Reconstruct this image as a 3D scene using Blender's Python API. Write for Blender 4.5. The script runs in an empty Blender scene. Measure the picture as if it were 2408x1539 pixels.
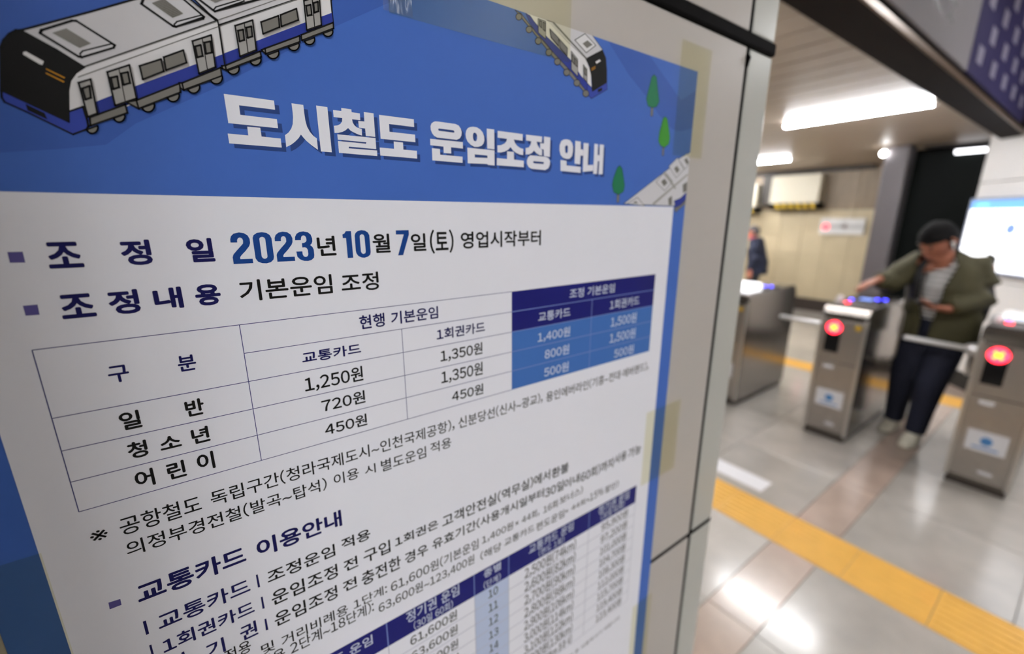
import bpy, bmesh, math, random
from mathutils import Vector, Matrix, noise
from mathutils.geometry import tessellate_polygon
random.seed(7)
C = bpy.context.scene.collection
S = bpy.context.scene
PI = math.pi

# ---------------------------------------------------------------- camera, world, exposure
cam_d = bpy.data.cameras.new('camera')
cam = bpy.data.objects.new('camera', cam_d); C.objects.link(cam)
S.camera = cam
H = 1.62
Rm = Matrix(((0.809, 0.1455, -0.5693), (-0.5873, 0.2007, -0.7842), (0.0, 0.9687, 0.2481)))
q = Rm.to_quaternion(); q.normalize()
cam.matrix_world = Matrix.Translation((0, 0, H)) @ q.to_matrix().to_4x4()
cam_d.sensor_width = 36.0
cam_d.lens = 1011.5 * 36.0 / 2408.0
cam_d.clip_start = 0.02
cam_d.dof.use_dof = True
cam_d.dof.focus_distance = 0.270
cam_d.dof.aperture_fstop = 3.5
w = bpy.data.worlds.new('world'); S.world = w; w.use_nodes = True
w.node_tree.nodes['Background'].inputs[0].default_value = (0.95, 0.97, 1.0, 1)
w.node_tree.nodes['Background'].inputs[1].default_value = 0.10
S.view_settings.view_transform = 'Standard'
S.view_settings.look = 'None'
S.view_settings.gamma = 1.0
S.view_settings.use_curve_mapping = False
S.view_settings.exposure = 0.85
TUBE = 76.0

# ---------------------------------------------------------------- materials
def srgb(r, g, b):
    def f(c):
        c /= 255.0
        return c / 12.92 if c <= 0.04045 else ((c + 0.055) / 1.055) ** 2.4
    return (f(r), f(g), f(b), 1)
MATS = {}
def mat(name, col, rough=0.5, metal=0.0, emit=0.0, var=0.0, scale=8.0, bump=0.0, alpha=1.0, coat=0.0, ecol=None, stretch=None, spec=0.5):
    if name in MATS: return MATS[name]
    m = bpy.data.materials.new(name); m.use_nodes = True; MATS[name] = m
    nt = m.node_tree; b = nt.nodes['Principled BSDF']
    c = srgb(*col)
    b.inputs['Base Color'].default_value = c
    b.inputs['Roughness'].default_value = rough
    b.inputs['Metallic'].default_value = metal
    b.inputs['Specular IOR Level'].default_value = spec
    b.inputs['Coat Weight'].default_value = coat
    b.inputs['Coat Roughness'].default_value = 0.06
    b.inputs['Alpha'].default_value = alpha
    if emit:
        b.inputs['Emission Color'].default_value = srgb(*(ecol or col))
        b.inputs['Emission Strength'].default_value = emit
    if var or bump:
        tc = nt.nodes.new('ShaderNodeTexCoord'); mp = nt.nodes.new('ShaderNodeMapping')
        if stretch: mp.inputs['Scale'].default_value = stretch
        n = nt.nodes.new('ShaderNodeTexNoise'); n.inputs['Scale'].default_value = scale; n.inputs['Detail'].default_value = 5
        nt.links.new(tc.outputs['Object'], mp.inputs[0]); nt.links.new(mp.outputs[0], n.inputs[0])
        if var:
            r = nt.nodes.new('ShaderNodeValToRGB')
            r.color_ramp.elements[0].position = 0.3; r.color_ramp.elements[1].position = 0.7
            r.color_ramp.elements[0].color = tuple(x * (1 - var) for x in c[:3]) + (1,)
            r.color_ramp.elements[1].color = tuple(min(1, x * (1 + var)) for x in c[:3]) + (1,)
            nt.links.new(n.outputs[0], r.inputs[0]); nt.links.new(r.outputs[0], b.inputs['Base Color'])
        if bump:
            bp = nt.nodes.new('ShaderNodeBump'); bp.inputs['Strength'].default_value = bump; bp.inputs['Distance'].default_value = 0.002
            nt.links.new(n.outputs[0], bp.inputs['Height']); nt.links.new(bp.outputs[0], b.inputs['Normal'])
    return m

# ---------------------------------------------------------------- helpers
def obj(name, bm, mats=None, parent=None, smooth=False, bevel=0.0, seg=2):
    if isinstance(bm, bmesh.types.BMesh):
        bmesh.ops.recalc_face_normals(bm, faces=bm.faces)
        me = bpy.data.meshes.new(name); bm.to_mesh(me); bm.free()
    else: me = bm
    if mats:
        for m in (mats if isinstance(mats, (list, tuple)) else [mats]): me.materials.append(m)
    if smooth:
        for p in me.polygons: p.use_smooth = True
    o = bpy.data.objects.new(name, me); C.objects.link(o)
    if parent: o.parent = parent
    if bevel:
        b = o.modifiers.new('bevel', 'BEVEL'); b.width = bevel; b.segments = seg; b.limit_method = 'ANGLE'
    return o
def tag(o, label=None, cat=None, group=None, kind=None):
    if label: o['label'] = label
    if cat: o['category'] = cat
    if group: o['group'] = group
    if kind: o['kind'] = kind
    return o
def empty(name, loc=(0, 0, 0), rz=0.0):
    o = bpy.data.objects.new(name, None); C.objects.link(o); o.location = loc; o.rotation_euler = (0, 0, rz); o.empty_display_size = 0.1
    return o
def bx(bm, x0, x1, y0, y1, z0, z1, mi=0):
    v = [bm.verts.new(p) for p in ((x0,y0,z0),(x1,y0,z0),(x1,y1,z0),(x0,y1,z0),(x0,y0,z1),(x1,y0,z1),(x1,y1,z1),(x0,y1,z1))]
    for f in ((0,3,2,1),(4,5,6,7),(0,1,5,4),(1,2,6,5),(2,3,7,6),(3,0,4,7)):
        fc = bm.faces.new([v[i] for i in f]); fc.material_index = mi
def box(name, x0, x1, y0, y1, z0, z1, m, parent=None, bevel=0.0):
    bm = bmesh.new(); bx(bm, x0, x1, y0, y1, z0, z1)
    return obj(name, bm, m, parent, bevel=bevel)
def frame_at(d, hint=Vector((0, 0, 1))):
    d = d.normalized()
    if abs(d.dot(hint)) > 0.95: hint = Vector((1, 0, 0))
    a = hint.cross(d).normalized(); b = d.cross(a).normalized()
    return a, b
def tube(bm, pts, rad, n=16, round_ends=True, hint=Vector((0, 0, 1)), mi=0):
    """sweep an ellipse along pts; rad = number or (ra, rb) per point; rounded caps"""
    pts = [Vector(p) for p in pts]; R = [(r, r) if not isinstance(r, (tuple, list)) else r for r in (rad if isinstance(rad, (list, tuple)) else [rad] * len(pts))]
    rings = []; N = len(pts); secs = []
    for i, p in enumerate(pts):
        d = (pts[min(i + 1, N - 1)] - pts[max(i - 1, 0)])
        secs.append((p, d.normalized(), R[i]))
    if round_ends:
        p, d, r = secs[0]; e = min(r)
        secs = [(p - d * e * 0.98, d, (r[0] * .25, r[1] * .25)), (p - d * e * 0.75, d, (r[0] * .68, r[1] * .68)), (p - d * e * 0.38, d, (r[0] * .92, r[1] * .92))] + secs
        p, d, r = secs[-1]; e = min(r)
        secs += [(p + d * e * 0.38, d, (r[0] * .92, r[1] * .92)), (p + d * e * 0.75, d, (r[0] * .68, r[1] * .68)), (p + d * e * 0.98, d, (r[0] * .25, r[1] * .25))]
    for p, d, r in secs:
        a, b = frame_at(d, hint)
        rings.append([bm.verts.new(p + a * r[0] * math.cos(t) + b * r[1] * math.sin(t)) for t in [2 * PI * k / n for k in range(n)]])
    for i in range(len(rings) - 1):
        for k in range(n):
            f = bm.faces.new((rings[i][k], rings[i][(k + 1) % n], rings[i + 1][(k + 1) % n], rings[i + 1][k])); f.material_index = mi
    f = bm.faces.new(rings[0][::-1]); f.material_index = mi
    f = bm.faces.new(rings[-1]); f.material_index = mi
def ball(bm, c, r, sub=3, mi=0):
    r = (r, r, r) if not isinstance(r, (tuple, list)) else r
    res = bmesh.ops.create_icosphere(bm, subdivisions=sub, radius=1.0)
    for v in res['verts']: v.co = Vector((v.co.x * r[0] + c[0], v.co.y * r[1] + c[1], v.co.z * r[2] + c[2]))
def disc(bm, c, r, axis, th, n=28, mi=0):
    """short cylinder centred at c along axis"""
    axis = Vector(axis).normalized(); tube(bm, [Vector(c) - axis * th / 2, Vector(c) + axis * th / 2], r, n, False, mi=mi)
TEXT=[["조",54.78,67.58,659.9,672.89,"n",0.5],["정",82.58,95.2,659.61,673.13,"n",0.5],["일",110.82,123.65,659.64,673.17,"n",0.5],["조",54.69,67.71,634.0,646.53,"n",0.5],["정",73.19,85.83,633.64,646.88,"n",0.5],["내",91.98,104.92,634.12,646.47,"n",0.5],["용",110.85,123.26,634.0,646.57,"n",0.5],["년",180.38,192.14,659.72,672.78,"k",0.3],["월",217.18,230.11,659.91,673.41,"k",0.3],["일",245.98,258.32,659.94,673.08,"k",0.3],["(토)",261.47,282.01,659.66,673.72,"k",0.3],["영업시작부터",288.49,372.03,659.88,673.51,"k",0.3],["기본운임",132.89,187.28,634.03,647.32,"k",0.25],["조정",193.25,219.56,633.66,646.78,"k",0.25],["현행",203.07,221.79,605.5,615.96,"n",0.22],["기본운임",226.67,265.82,605.66,615.76,"n",0.22],["1회권카드",263.61,310.21,587.15,596.69,"n",0.22],["교통카드",162.77,202.49,587.68,595.81,"n",0.22],["1,350원",266.21,307.2,567.77,578.48,"k",0.2],["1,350원",266.1,307.09,548.41,560.36,"k",0.2],["1,250원",162.28,202.38,566.79,578.26,"k",0.2],["720원",171.52,202.46,548.88,558.97,"k",0.2],["450원",171.81,202.28,530.28,539.94,"k",0.2],["450원",275.46,307.35,529.64,539.74,"k",0.2],["구",66.16,74.9,596.02,605.7,"n",0.22],["분",96.62,105.37,596.09,605.81,"n",0.22],["일",66.12,75.37,567.22,578.24,"k",0.3],["반",95.92,105.2,567.14,577.86,"k",0.3],["청",66.43,75.28,548.85,559.31,"k",0.3],["소",80.75,90.98,549.76,557.93,"k",0.3],["년",96.22,105.23,548.6,559.12,"k",0.3],["어",66.53,75.31,529.36,540.77,"k",0.3],["린",81.45,90.42,529.46,540.7,"k",0.3],["이",96.27,105.2,529.46,541.66,"k",0.3],["※",42.44,49.84,504.4,510.92,"k",0],["공항철도",55.22,94.19,502.35,514.18,"k",0.08],["독립구간(청라국제도시~인천국제공항),",99.38,276.85,502.99,513.76,"k",0.08],["신분당선(신사~광교),",280.87,377.64,502.48,513.35,"k",0.08],["용인에버라인(기흥~전대·에버랜드),",382.54,548.52,500.9,512.07,"k",0.08],["의정부경전철(발곡~탑석)",55.5,168.68,487.39,497.67,"k",0.08],["이용",173.83,192.35,488.0,497.63,"k",0.08],["시",196.98,205.51,487.89,496.1,"k",0.08],["별도운임",209.92,248.89,486.02,496.49,"k",0.08],["적용",253.12,273.0,487.39,497.48,"k",0.08],["교통카드",54.94,112.23,452.53,466.86,"n",0.42],["이용안내",118.99,176.27,452.18,466.47,"n",0.42],["교통카드",60.86,111.43,427.84,440.25,"n",0.25],["조정운임",122.25,168.86,428.18,439.1,"k",0.2],["적용",173.91,196.59,429.95,440.21,"k",0.2],["1회권카드",60.23,111.62,409.46,420.77,"n",0.25],["운임조정",122.7,169.02,408.14,420.57,"k",0.2],["전",173.73,184.75,409.22,419.91,"k",0.2],["구입",189.46,211.96,408.72,421.19,"k",0.2],["1회권은",216.14,256.71,411.16,420.48,"k",0.2],["고객안전실(역무실)에서",260.79,390.45,408.8,421.3,"k",0.2],["환불",392.84,417.88,407.96,420.09,"k",0.2],["정",59.86,69.91,392.52,404.89,"n",0.25],["기",80.67,91.34,389.38,402.04,"n",0.25],["권",100.82,111.3,390.66,403.49,"n",0.25],["운임조정",122.34,166.91,388.9,401.36,"k",0.2],["전",171.35,182.4,390.78,401.07,"k",0.2],["충전한",186.21,219.89,387.8,401.41,"k",0.2],["경우",223.75,245.59,388.84,400.61,"k",0.2],["유효기간(사용개시일부터",249.84,382.15,390.28,401.22,"k",0.2],["30일",383.65,411.21,387.43,400.15,"k",0.2],["이내",412.02,435.93,387.41,398.9,"k",0.2],["60회)까지",437.95,494.05,384.9,398.42,"k",0.2],["사용",496.07,518.57,387.12,400.14,"k",0.2],["가능",522.06,547.24,386.22,400.08,"k",0.2],["서울전용",73.19,105.61,379.08,390.08,"k",0.08],["및",111.2,119.74,370.16,379.64,"k",0.08],["거리비례용",124.37,173.13,369.05,378.83,"k",0.08],["1단계:",177.82,206.12,369.38,378.79,"k",0.08],["61,600원(기본운임",209.49,298.49,367.43,378.72,"k",0.08],["1,400원",302.65,340.85,369.54,378.79,"k",0.08],["×44회,",343.68,376.16,369.43,378.76,"k",0.08],["16회",381.89,402.69,368.49,378.27,"k",0.08],["보너스)",406.1,442.26,369.39,379.5,"k",0.08],["(서울전용 2단계~18단계):",87.35,193.7,357.6,368.89,"k",0.08],["63,600원~123,400원",197.57,293.33,352.78,363.24,"k",0.08],["(해당",300.49,325.76,351.46,361.2,"k",0.08],["교통카드",329.57,369.49,352.76,361.77,"k",0.08],["편도운임",372.13,413.51,350.38,360.72,"k",0.08],["×44회×",414.97,454.24,352.6,360.31,"k",0.08],["15%",455.1,478.74,352.84,363.26,"k",0.08],["할인)",481.61,506.88,352.33,361.85,"k",0.08],["조정 기본운임",410.54,477.19,605.59,615.48,"w",0.2],["교통카드",370.45,412.28,587.33,596.96,"w",0.2],["1회권카드",471.15,521.02,586.58,597.21,"w",0.2],["1,400원",370.17,412.8,566.84,577.03,"w",0.2],["1,500원",474.18,518.38,566.26,578.31,"w",0.2],["800원",379.41,412.45,547.82,558.28,"w",0.2],["1,500원",473.94,518.47,547.62,559.8,"w",0.2],["500원",379.03,412.53,528.94,539.42,"w",0.2],["500원",483.0,517.52,528.48,539.77,"w",0.2],["정기권 운임",220.8,275.53,325.23,338.11,"w",0.2],["(30일 60회)",227.43,268.08,313.76,323.44,"w",0.1],["종별",303.93,325.45,327.23,337.22,"w",0.2],["(단계)",303.67,324.65,314.03,323.2,"w",0.1],["교통카드 운임",362.2,429.3,325.01,337.26,"w",0.2],["(편도 1회)",376.47,415.03,314.59,324.05,"w",0.1],["정기권 운임",471.59,530.36,325.12,337.91,"w",0.2],["(30일 60회)",477.05,521.84,314.89,325.61,"w",0.1],["교통카드 운임",125,190,325,335.5,"w",0.2],["10",309.09,321.15,298.76,309.16,"k",0.12],["11",309.09,321.15,280.63,291.03,"k",0.12],["12",309.09,321.15,262.5,272.9,"k",0.12],["13",309.09,321.15,244.37,254.77,"k",0.12],["14",309.09,321.15,226.24,236.64,"k",0.12],["15",309.09,321.15,208.11,218.51,"k",0.12],["16",309.09,321.15,189.98,200.38,"k",0.12],["17",309.09,321.15,171.85,182.25,"k",0.12],["18",309.09,321.15,153.72,164.12,"k",0.12],["2,500원(74km)",356.7,434.85,295.65,310.42,"k",0.12],["95,900원",479.22,530.3,297.3,310.07,"k",0.12],["61,600원",223.04,272.06,297.79,309.38,"k",0.12],["2,600원(82km)",356.7,434.85,277.52,292.29,"k",0.12],["97,200원",479.22,530.3,279.17,291.94,"k",0.12],["63,600원",223.04,272.06,279.66,291.25,"k",0.12],["2,700원(90km)",356.7,434.85,259.39,274.16,"k",0.12],["101,000원",479.22,530.3,261.04,273.81,"k",0.12],["67,800원",223.04,272.06,261.53,273.12,"k",0.12],["2,800원(98km)",356.7,434.85,241.26,256.03,"k",0.12],["104,700원",479.22,530.3,242.91,255.68,"k",0.12],["70,000원",223.04,272.06,243.4,254.99,"k",0.12],["2,900원(106km)",356.7,434.85,223.13,237.9,"k",0.12],["108,300원",479.22,530.3,224.78,237.55,"k",0.12],["73,200원",223.04,272.06,225.26,236.86,"k",0.12],["3,000원(114km)",356.7,434.85,205.0,219.77,"k",0.12],["112,000원",479.22,530.3,206.65,219.42,"k",0.12],["76,100원",223.04,272.06,207.14,218.73,"k",0.12],["3,100원(122km)",356.7,434.85,186.87,201.64,"k",0.12],["115,700원",479.22,530.3,188.52,201.29,"k",0.12],["79,200원",223.04,272.06,189.0,200.6,"k",0.12],["3,200원(130km)",356.7,434.85,168.74,183.51,"k",0.12],["119,400원",479.22,530.3,170.39,183.16,"k",0.12],["82,300원",223.04,272.06,170.88,182.47,"k",0.12],["3,200원(130km 초과 시)",356.7,434.85,150.61,165.38,"k",0.12],["123,400원",479.22,530.3,152.26,165.03,"k",0.12],["85,400원",223.04,272.06,152.74,164.34,"k",0.12],["※ 정기권은 발매기에서 충전 후 사용하시기 바랍니다",330,530,125.99,132.49,"k",0],["종별",74,98,326,336,"w",0.2],["(단계)",75,97,315.5,322,"w",0.1],["(편도 1회)",138,177,314.8,321.5,"w",0.1],["1",84,88,297.12,306.12,"k",0.1],["1,400원(10km)",122,192,297.12,306.12,"k",0.12],["2",84,88,278.99,287.99,"k",0.1],["1,500원(15km)",122,192,278.99,287.99,"k",0.12],["3",84,88,260.86,269.86,"k",0.1],["1,600원(20km)",122,192,260.86,269.86,"k",0.12],["4",84,88,242.73,251.73,"k",0.1],["1,700원(25km)",122,192,242.73,251.73,"k",0.12],["5",84,88,224.6,233.6,"k",0.1],["1,800원(30km)",122,192,224.6,233.6,"k",0.12],["6",84,88,206.47,215.47,"k",0.1],["1,900원(35km)",122,192,206.47,215.47,"k",0.12],["7",84,88,188.34,197.34,"k",0.1],["2,000원(40km)",122,192,188.34,197.34,"k",0.12],["8",84,88,170.21,179.21,"k",0.1],["2,100원(50km)",122,192,170.21,179.21,"k",0.12],["9",84,88,152.08,161.08,"k",0.1],["2,400원(66km)",122,192,152.08,161.08,"k",0.12]]
BUL=[[[42.19,668.75],[47.19,668.71],[47.08,663.51],[42.02,663.68]],[[42.2,642.62],[47.23,642.67],[47.0,637.5],[42.18,637.61]],[[42.29,462.16],[47.51,461.6],[47.37,457.33],[42.02,457.34]]]
BARS=[[[54.38,439.8],[55.88,439.8],[55.81,429.47],[54.35,429.31]],[[115.91,439.84],[117.04,439.82],[117.23,428.83],[115.88,429.0]],[[54.42,420.91],[55.5,420.88],[55.46,410.45],[54.36,410.38]],[[116.48,420.17],[117.62,420.11],[117.7,409.64],[116.33,409.86]],[[116.34,400.62],[117.5,400.52],[117.62,390.04],[116.01,390.46]]]
TITLE=[[[[140.41,751.71],[165.39,751.78],[165.37,746.81],[147.03,746.76],[146.99,741.75],[165.69,741.73],[165.7,736.7],[140.5,736.64]]],[[[149.62,735.82],[156.26,735.89],[156.33,731.13],[166.47,731.02],[166.43,725.9],[139.46,725.85],[139.4,731.08],[149.55,731.05]]],[[[174.75,751.62],[181.32,751.58],[181.38,747.0],[181.52,743.06],[182.12,739.44],[183.53,736.44],[185.33,734.31],[187.17,733.09],[187.15,726.36],[183.58,728.75],[180.92,730.98],[179.39,732.71],[178.1,734.44],[176.49,732.14],[174.27,729.93],[171.82,727.99],[169.01,726.38],[169.06,733.18],[171.23,734.87],[173.03,737.3],[174.1,739.95],[174.75,743.93],[174.83,747.55]]],[[[188.74,752.27],[195.39,752.23],[195.47,725.52],[188.79,725.52]]],[[[203.94,752.86],[210.29,752.87],[210.3,751.15],[215.61,751.13],[215.53,746.96],[210.22,746.94],[210.41,745.13],[211.36,743.44],[212.91,742.32],[216.0,741.7],[215.9,737.61],[213.64,737.98],[210.69,738.98],[208.71,739.8],[207.16,741.3],[205.32,739.7],[203.34,738.59],[200.87,737.75],[198.34,737.44],[198.36,741.67],[200.49,742.09],[202.45,743.19],[203.66,744.85],[203.99,746.9],[198.66,746.88],[198.7,750.98],[203.85,751.07]]],[[[218.29,752.3],[224.78,752.34],[224.79,737.62],[218.39,737.67],[218.29,742.21],[214.21,742.33],[214.15,746.41],[218.23,746.5]]],[[[199.93,736.79],[224.89,736.93],[224.83,729.93],[206.59,729.93],[206.39,728.89],[225.35,729.08],[225.23,725.53],[199.92,725.55],[199.94,732.76],[218.13,732.75],[218.4,733.65],[199.94,733.58]]],[[[228.44,751.89],[253.47,752.06],[253.42,747.0],[235.07,746.91],[235.01,741.97],[253.77,742.01],[253.77,736.98],[228.46,736.85]]],[[[237.62,735.98],[244.38,735.92],[244.39,731.22],[254.61,731.28],[254.47,726.03],[227.4,726.05],[227.37,731.15],[237.54,731.2]]],[[[270.22,752.65],[272.73,752.81],[286.93,752.8],[289.56,752.01],[291.34,750.03],[292.1,747.65],[291.68,745.14],[290.26,743.07],[287.53,741.77],[285.53,741.79],[271.27,741.76],[268.8,742.71],[267.18,744.52],[266.35,746.54],[266.25,748.88],[267.02,750.79],[268.63,752.07]],[[272.99,748.12],[284.94,748.18],[285.81,747.54],[285.65,746.71],[284.88,746.55],[272.92,746.58],[272.31,747.04],[272.44,747.85]]],[[[265.51,740.4],[292.83,740.64],[292.75,736.03],[282.5,736.09],[282.49,731.63],[276.19,731.55],[276.13,735.97],[265.42,736.02]]],[[[266.57,734.12],[273.15,734.09],[273.13,730.13],[292.22,730.1],[292.15,725.63],[266.56,725.65]]],[[[302.38,752.62],[305.72,752.49],[308.89,751.24],[311.0,749.35],[312.22,746.63],[312.42,743.8],[311.58,741.43],[309.73,739.55],[306.47,738.4],[303.26,738.12],[299.77,739.37],[297.05,741.5],[295.74,743.88],[295.41,746.62],[296.07,749.17],[297.67,751.14],[299.76,752.11]],[[303.58,748.57],[305.08,748.03],[305.76,746.55],[305.71,744.29],[304.96,742.67],[303.89,742.2],[302.66,742.73],[302.0,744.49],[301.95,746.45],[302.37,747.89]]],[[[314.79,752.64],[321.87,752.69],[321.88,737.84],[314.99,737.99]]],[[[296.75,737.05],[321.88,737.11],[321.94,725.63],[315.54,725.66],[314.81,726.29],[296.77,725.66]],[[303.3,732.71],[315.09,732.7],[315.06,730.86],[303.35,730.34]]],[[[325.16,752.09],[350.56,752.21],[350.44,747.08],[341.18,747.08],[342.46,744.61],[345.03,742.35],[348.14,741.07],[351.18,740.74],[351.07,735.84],[347.66,735.97],[343.51,737.0],[340.43,738.68],[337.9,740.95],[335.38,738.64],[331.89,737.02],[328.43,736.1],[324.92,735.89],[324.82,741.13],[328.47,741.64],[331.92,743.27],[333.81,745.13],[334.31,746.95],[325.12,747.03]]],[[[334.38,737.42],[341.35,737.52],[341.57,731.5],[351.8,731.36],[351.85,726.13],[324.05,725.99],[324.25,731.5],[334.37,731.48]]],[[[353.91,752.17],[371.53,752.38],[371.48,747.67],[365.57,747.72],[366.55,745.23],[368.8,742.84],[371.89,741.7],[371.89,737.05],[368.65,737.2],[365.58,738.37],[362.8,740.34],[360.39,738.16],[357.44,736.85],[353.71,736.56],[353.65,741.54],[357.1,742.43],[358.95,744.55],[359.71,747.45],[354.12,747.55]]],[[[373.7,752.67],[380.94,752.59],[380.85,736.51],[373.98,736.8],[373.57,742.04],[369.64,742.51],[369.44,746.89],[373.73,747.0]]],[[[358.8,736.24],[375.98,736.34],[379.44,735.37],[381.24,733.03],[381.04,730.12],[379.39,727.11],[375.7,725.23],[360.05,725.43],[357.31,726.55],[355.4,728.83],[355.1,731.6],[356.4,734.47]],[[362.4,731.79],[373.26,731.86],[374.41,731.2],[373.3,730.1],[363.26,729.96],[361.88,730.67]]],[[[400.34,752.92],[404.32,752.59],[407.19,750.55],[408.58,747.31],[408.61,743.07],[407.43,739.14],[404.44,736.7],[400.76,736.31],[396.48,737.05],[393.38,739.33],[392.03,743.38],[392.17,747.53],[393.83,750.77],[396.75,752.41]],[[400.25,748.04],[402.11,747.37],[402.33,742.56],[400.87,740.96],[399.18,741.88],[398.51,746.43]]],[[[411.12,752.69],[417.94,752.61],[418.56,746.03],[421.79,745.87],[421.84,740.67],[418.42,740.62],[418.21,732.78],[411.18,732.97]]],[[[393.55,734.94],[400.83,734.74],[401.13,730.8],[419.11,730.65],[419.27,725.38],[393.91,725.67]]],[[[421.83,751.81],[428.45,752.07],[428.35,732.79],[436.0,733.51],[436.03,728.13],[422.14,726.43]]],[[[436.05,752.55],[441.13,752.44],[441.27,742.83],[443.75,742.79],[443.37,752.55],[449.23,752.63],[449.35,725.69],[443.78,725.38],[443.93,737.42],[441.88,737.28],[441.35,725.48],[436.35,725.43]]]]
DIGITS=[[[[132.41,670.23],[132.5,672.11],[133.15,673.97],[134.62,675.41],[137.39,676.02],[139.93,675.57],[141.66,674.17],[142.48,672.1],[142.44,669.63],[141.66,667.73],[139.5,665.06],[136.88,662.42],[136.14,661.35],[136.11,660.19],[142.56,660.12],[142.53,657.43],[132.31,657.48],[132.34,661.55],[132.96,663.16],[135.04,665.52],[137.8,668.42],[138.72,669.48],[138.94,671.11],[138.67,672.34],[137.59,673.1],[136.47,672.67],[135.89,671.47],[135.85,670.17]]],[[[144.12,672.61],[144.81,674.24],[146.69,675.57],[149.45,675.93],[151.89,675.47],[153.49,674.18],[154.26,672.2],[154.27,660.7],[153.8,659.0],[152.21,657.51],[149.83,656.85],[147.33,657.08],[145.22,658.2],[144.12,660.24]],[[147.59,671.96],[148.06,672.78],[149.23,673.17],[150.29,672.73],[150.8,671.74],[150.75,661.17],[150.37,660.19],[149.17,659.68],[148.09,660.11],[147.55,661.19]]],[[[155.94,670.27],[156.01,672.3],[156.79,674.11],[158.5,675.48],[160.9,676.06],[163.47,675.67],[165.28,674.21],[166.08,671.89],[165.88,669.44],[165.22,667.87],[162.73,664.78],[160.17,662.14],[159.63,661.3],[159.61,660.26],[166.09,660.16],[166.11,657.44],[155.82,657.5],[155.89,661.77],[156.5,663.18],[158.92,665.95],[161.45,668.58],[162.31,669.84],[162.36,671.85],[161.96,672.86],[160.88,673.25],[159.86,672.77],[159.39,671.5],[159.38,670.28]]],[[[167.48,670.5],[167.68,672.57],[168.8,674.57],[170.68,675.68],[172.89,675.99],[175.57,675.36],[177.09,673.96],[177.8,671.44],[177.66,669.37],[177.0,667.91],[176.03,667.2],[177.36,665.97],[177.97,664.3],[177.98,660.7],[177.6,658.91],[176.19,657.63],[173.86,656.95],[171.37,657.15],[169.02,658.32],[167.7,660.02],[167.39,663.33],[171.0,663.32],[171.0,661.33],[171.55,660.06],[172.75,659.61],[173.93,660.15],[174.4,661.47],[174.36,664.15],[173.79,665.36],[172.74,665.84],[171.27,665.75],[171.34,668.6],[172.64,668.7],[173.81,669.34],[174.25,670.36],[174.17,672.12],[173.54,673.16],[172.61,673.47],[171.59,672.91],[171.06,671.76],[170.97,670.51]]],[[[199.56,675.64],[203.01,675.63],[202.96,657.51],[199.27,657.49],[199.31,671.02],[197.16,671.07],[197.13,673.48],[198.52,674.15]]],[[[205.2,672.57],[205.81,674.14],[207.52,675.55],[209.97,676.12],[212.63,675.73],[214.43,674.5],[215.37,672.61],[215.42,660.97],[214.96,659.08],[213.33,657.79],[210.8,657.05],[208.64,657.35],[206.58,658.54],[205.4,660.35],[205.08,662.24]],[[208.58,671.7],[208.94,672.75],[210.14,673.31],[211.32,672.97],[211.88,671.62],[211.93,661.4],[211.47,660.2],[210.2,659.72],[209.16,660.31],[208.59,661.55]]],[[[234.9,675.5],[244.83,675.56],[244.82,672.37],[239.37,657.47],[235.45,657.47],[240.8,672.54],[234.84,672.59]]]]
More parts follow.
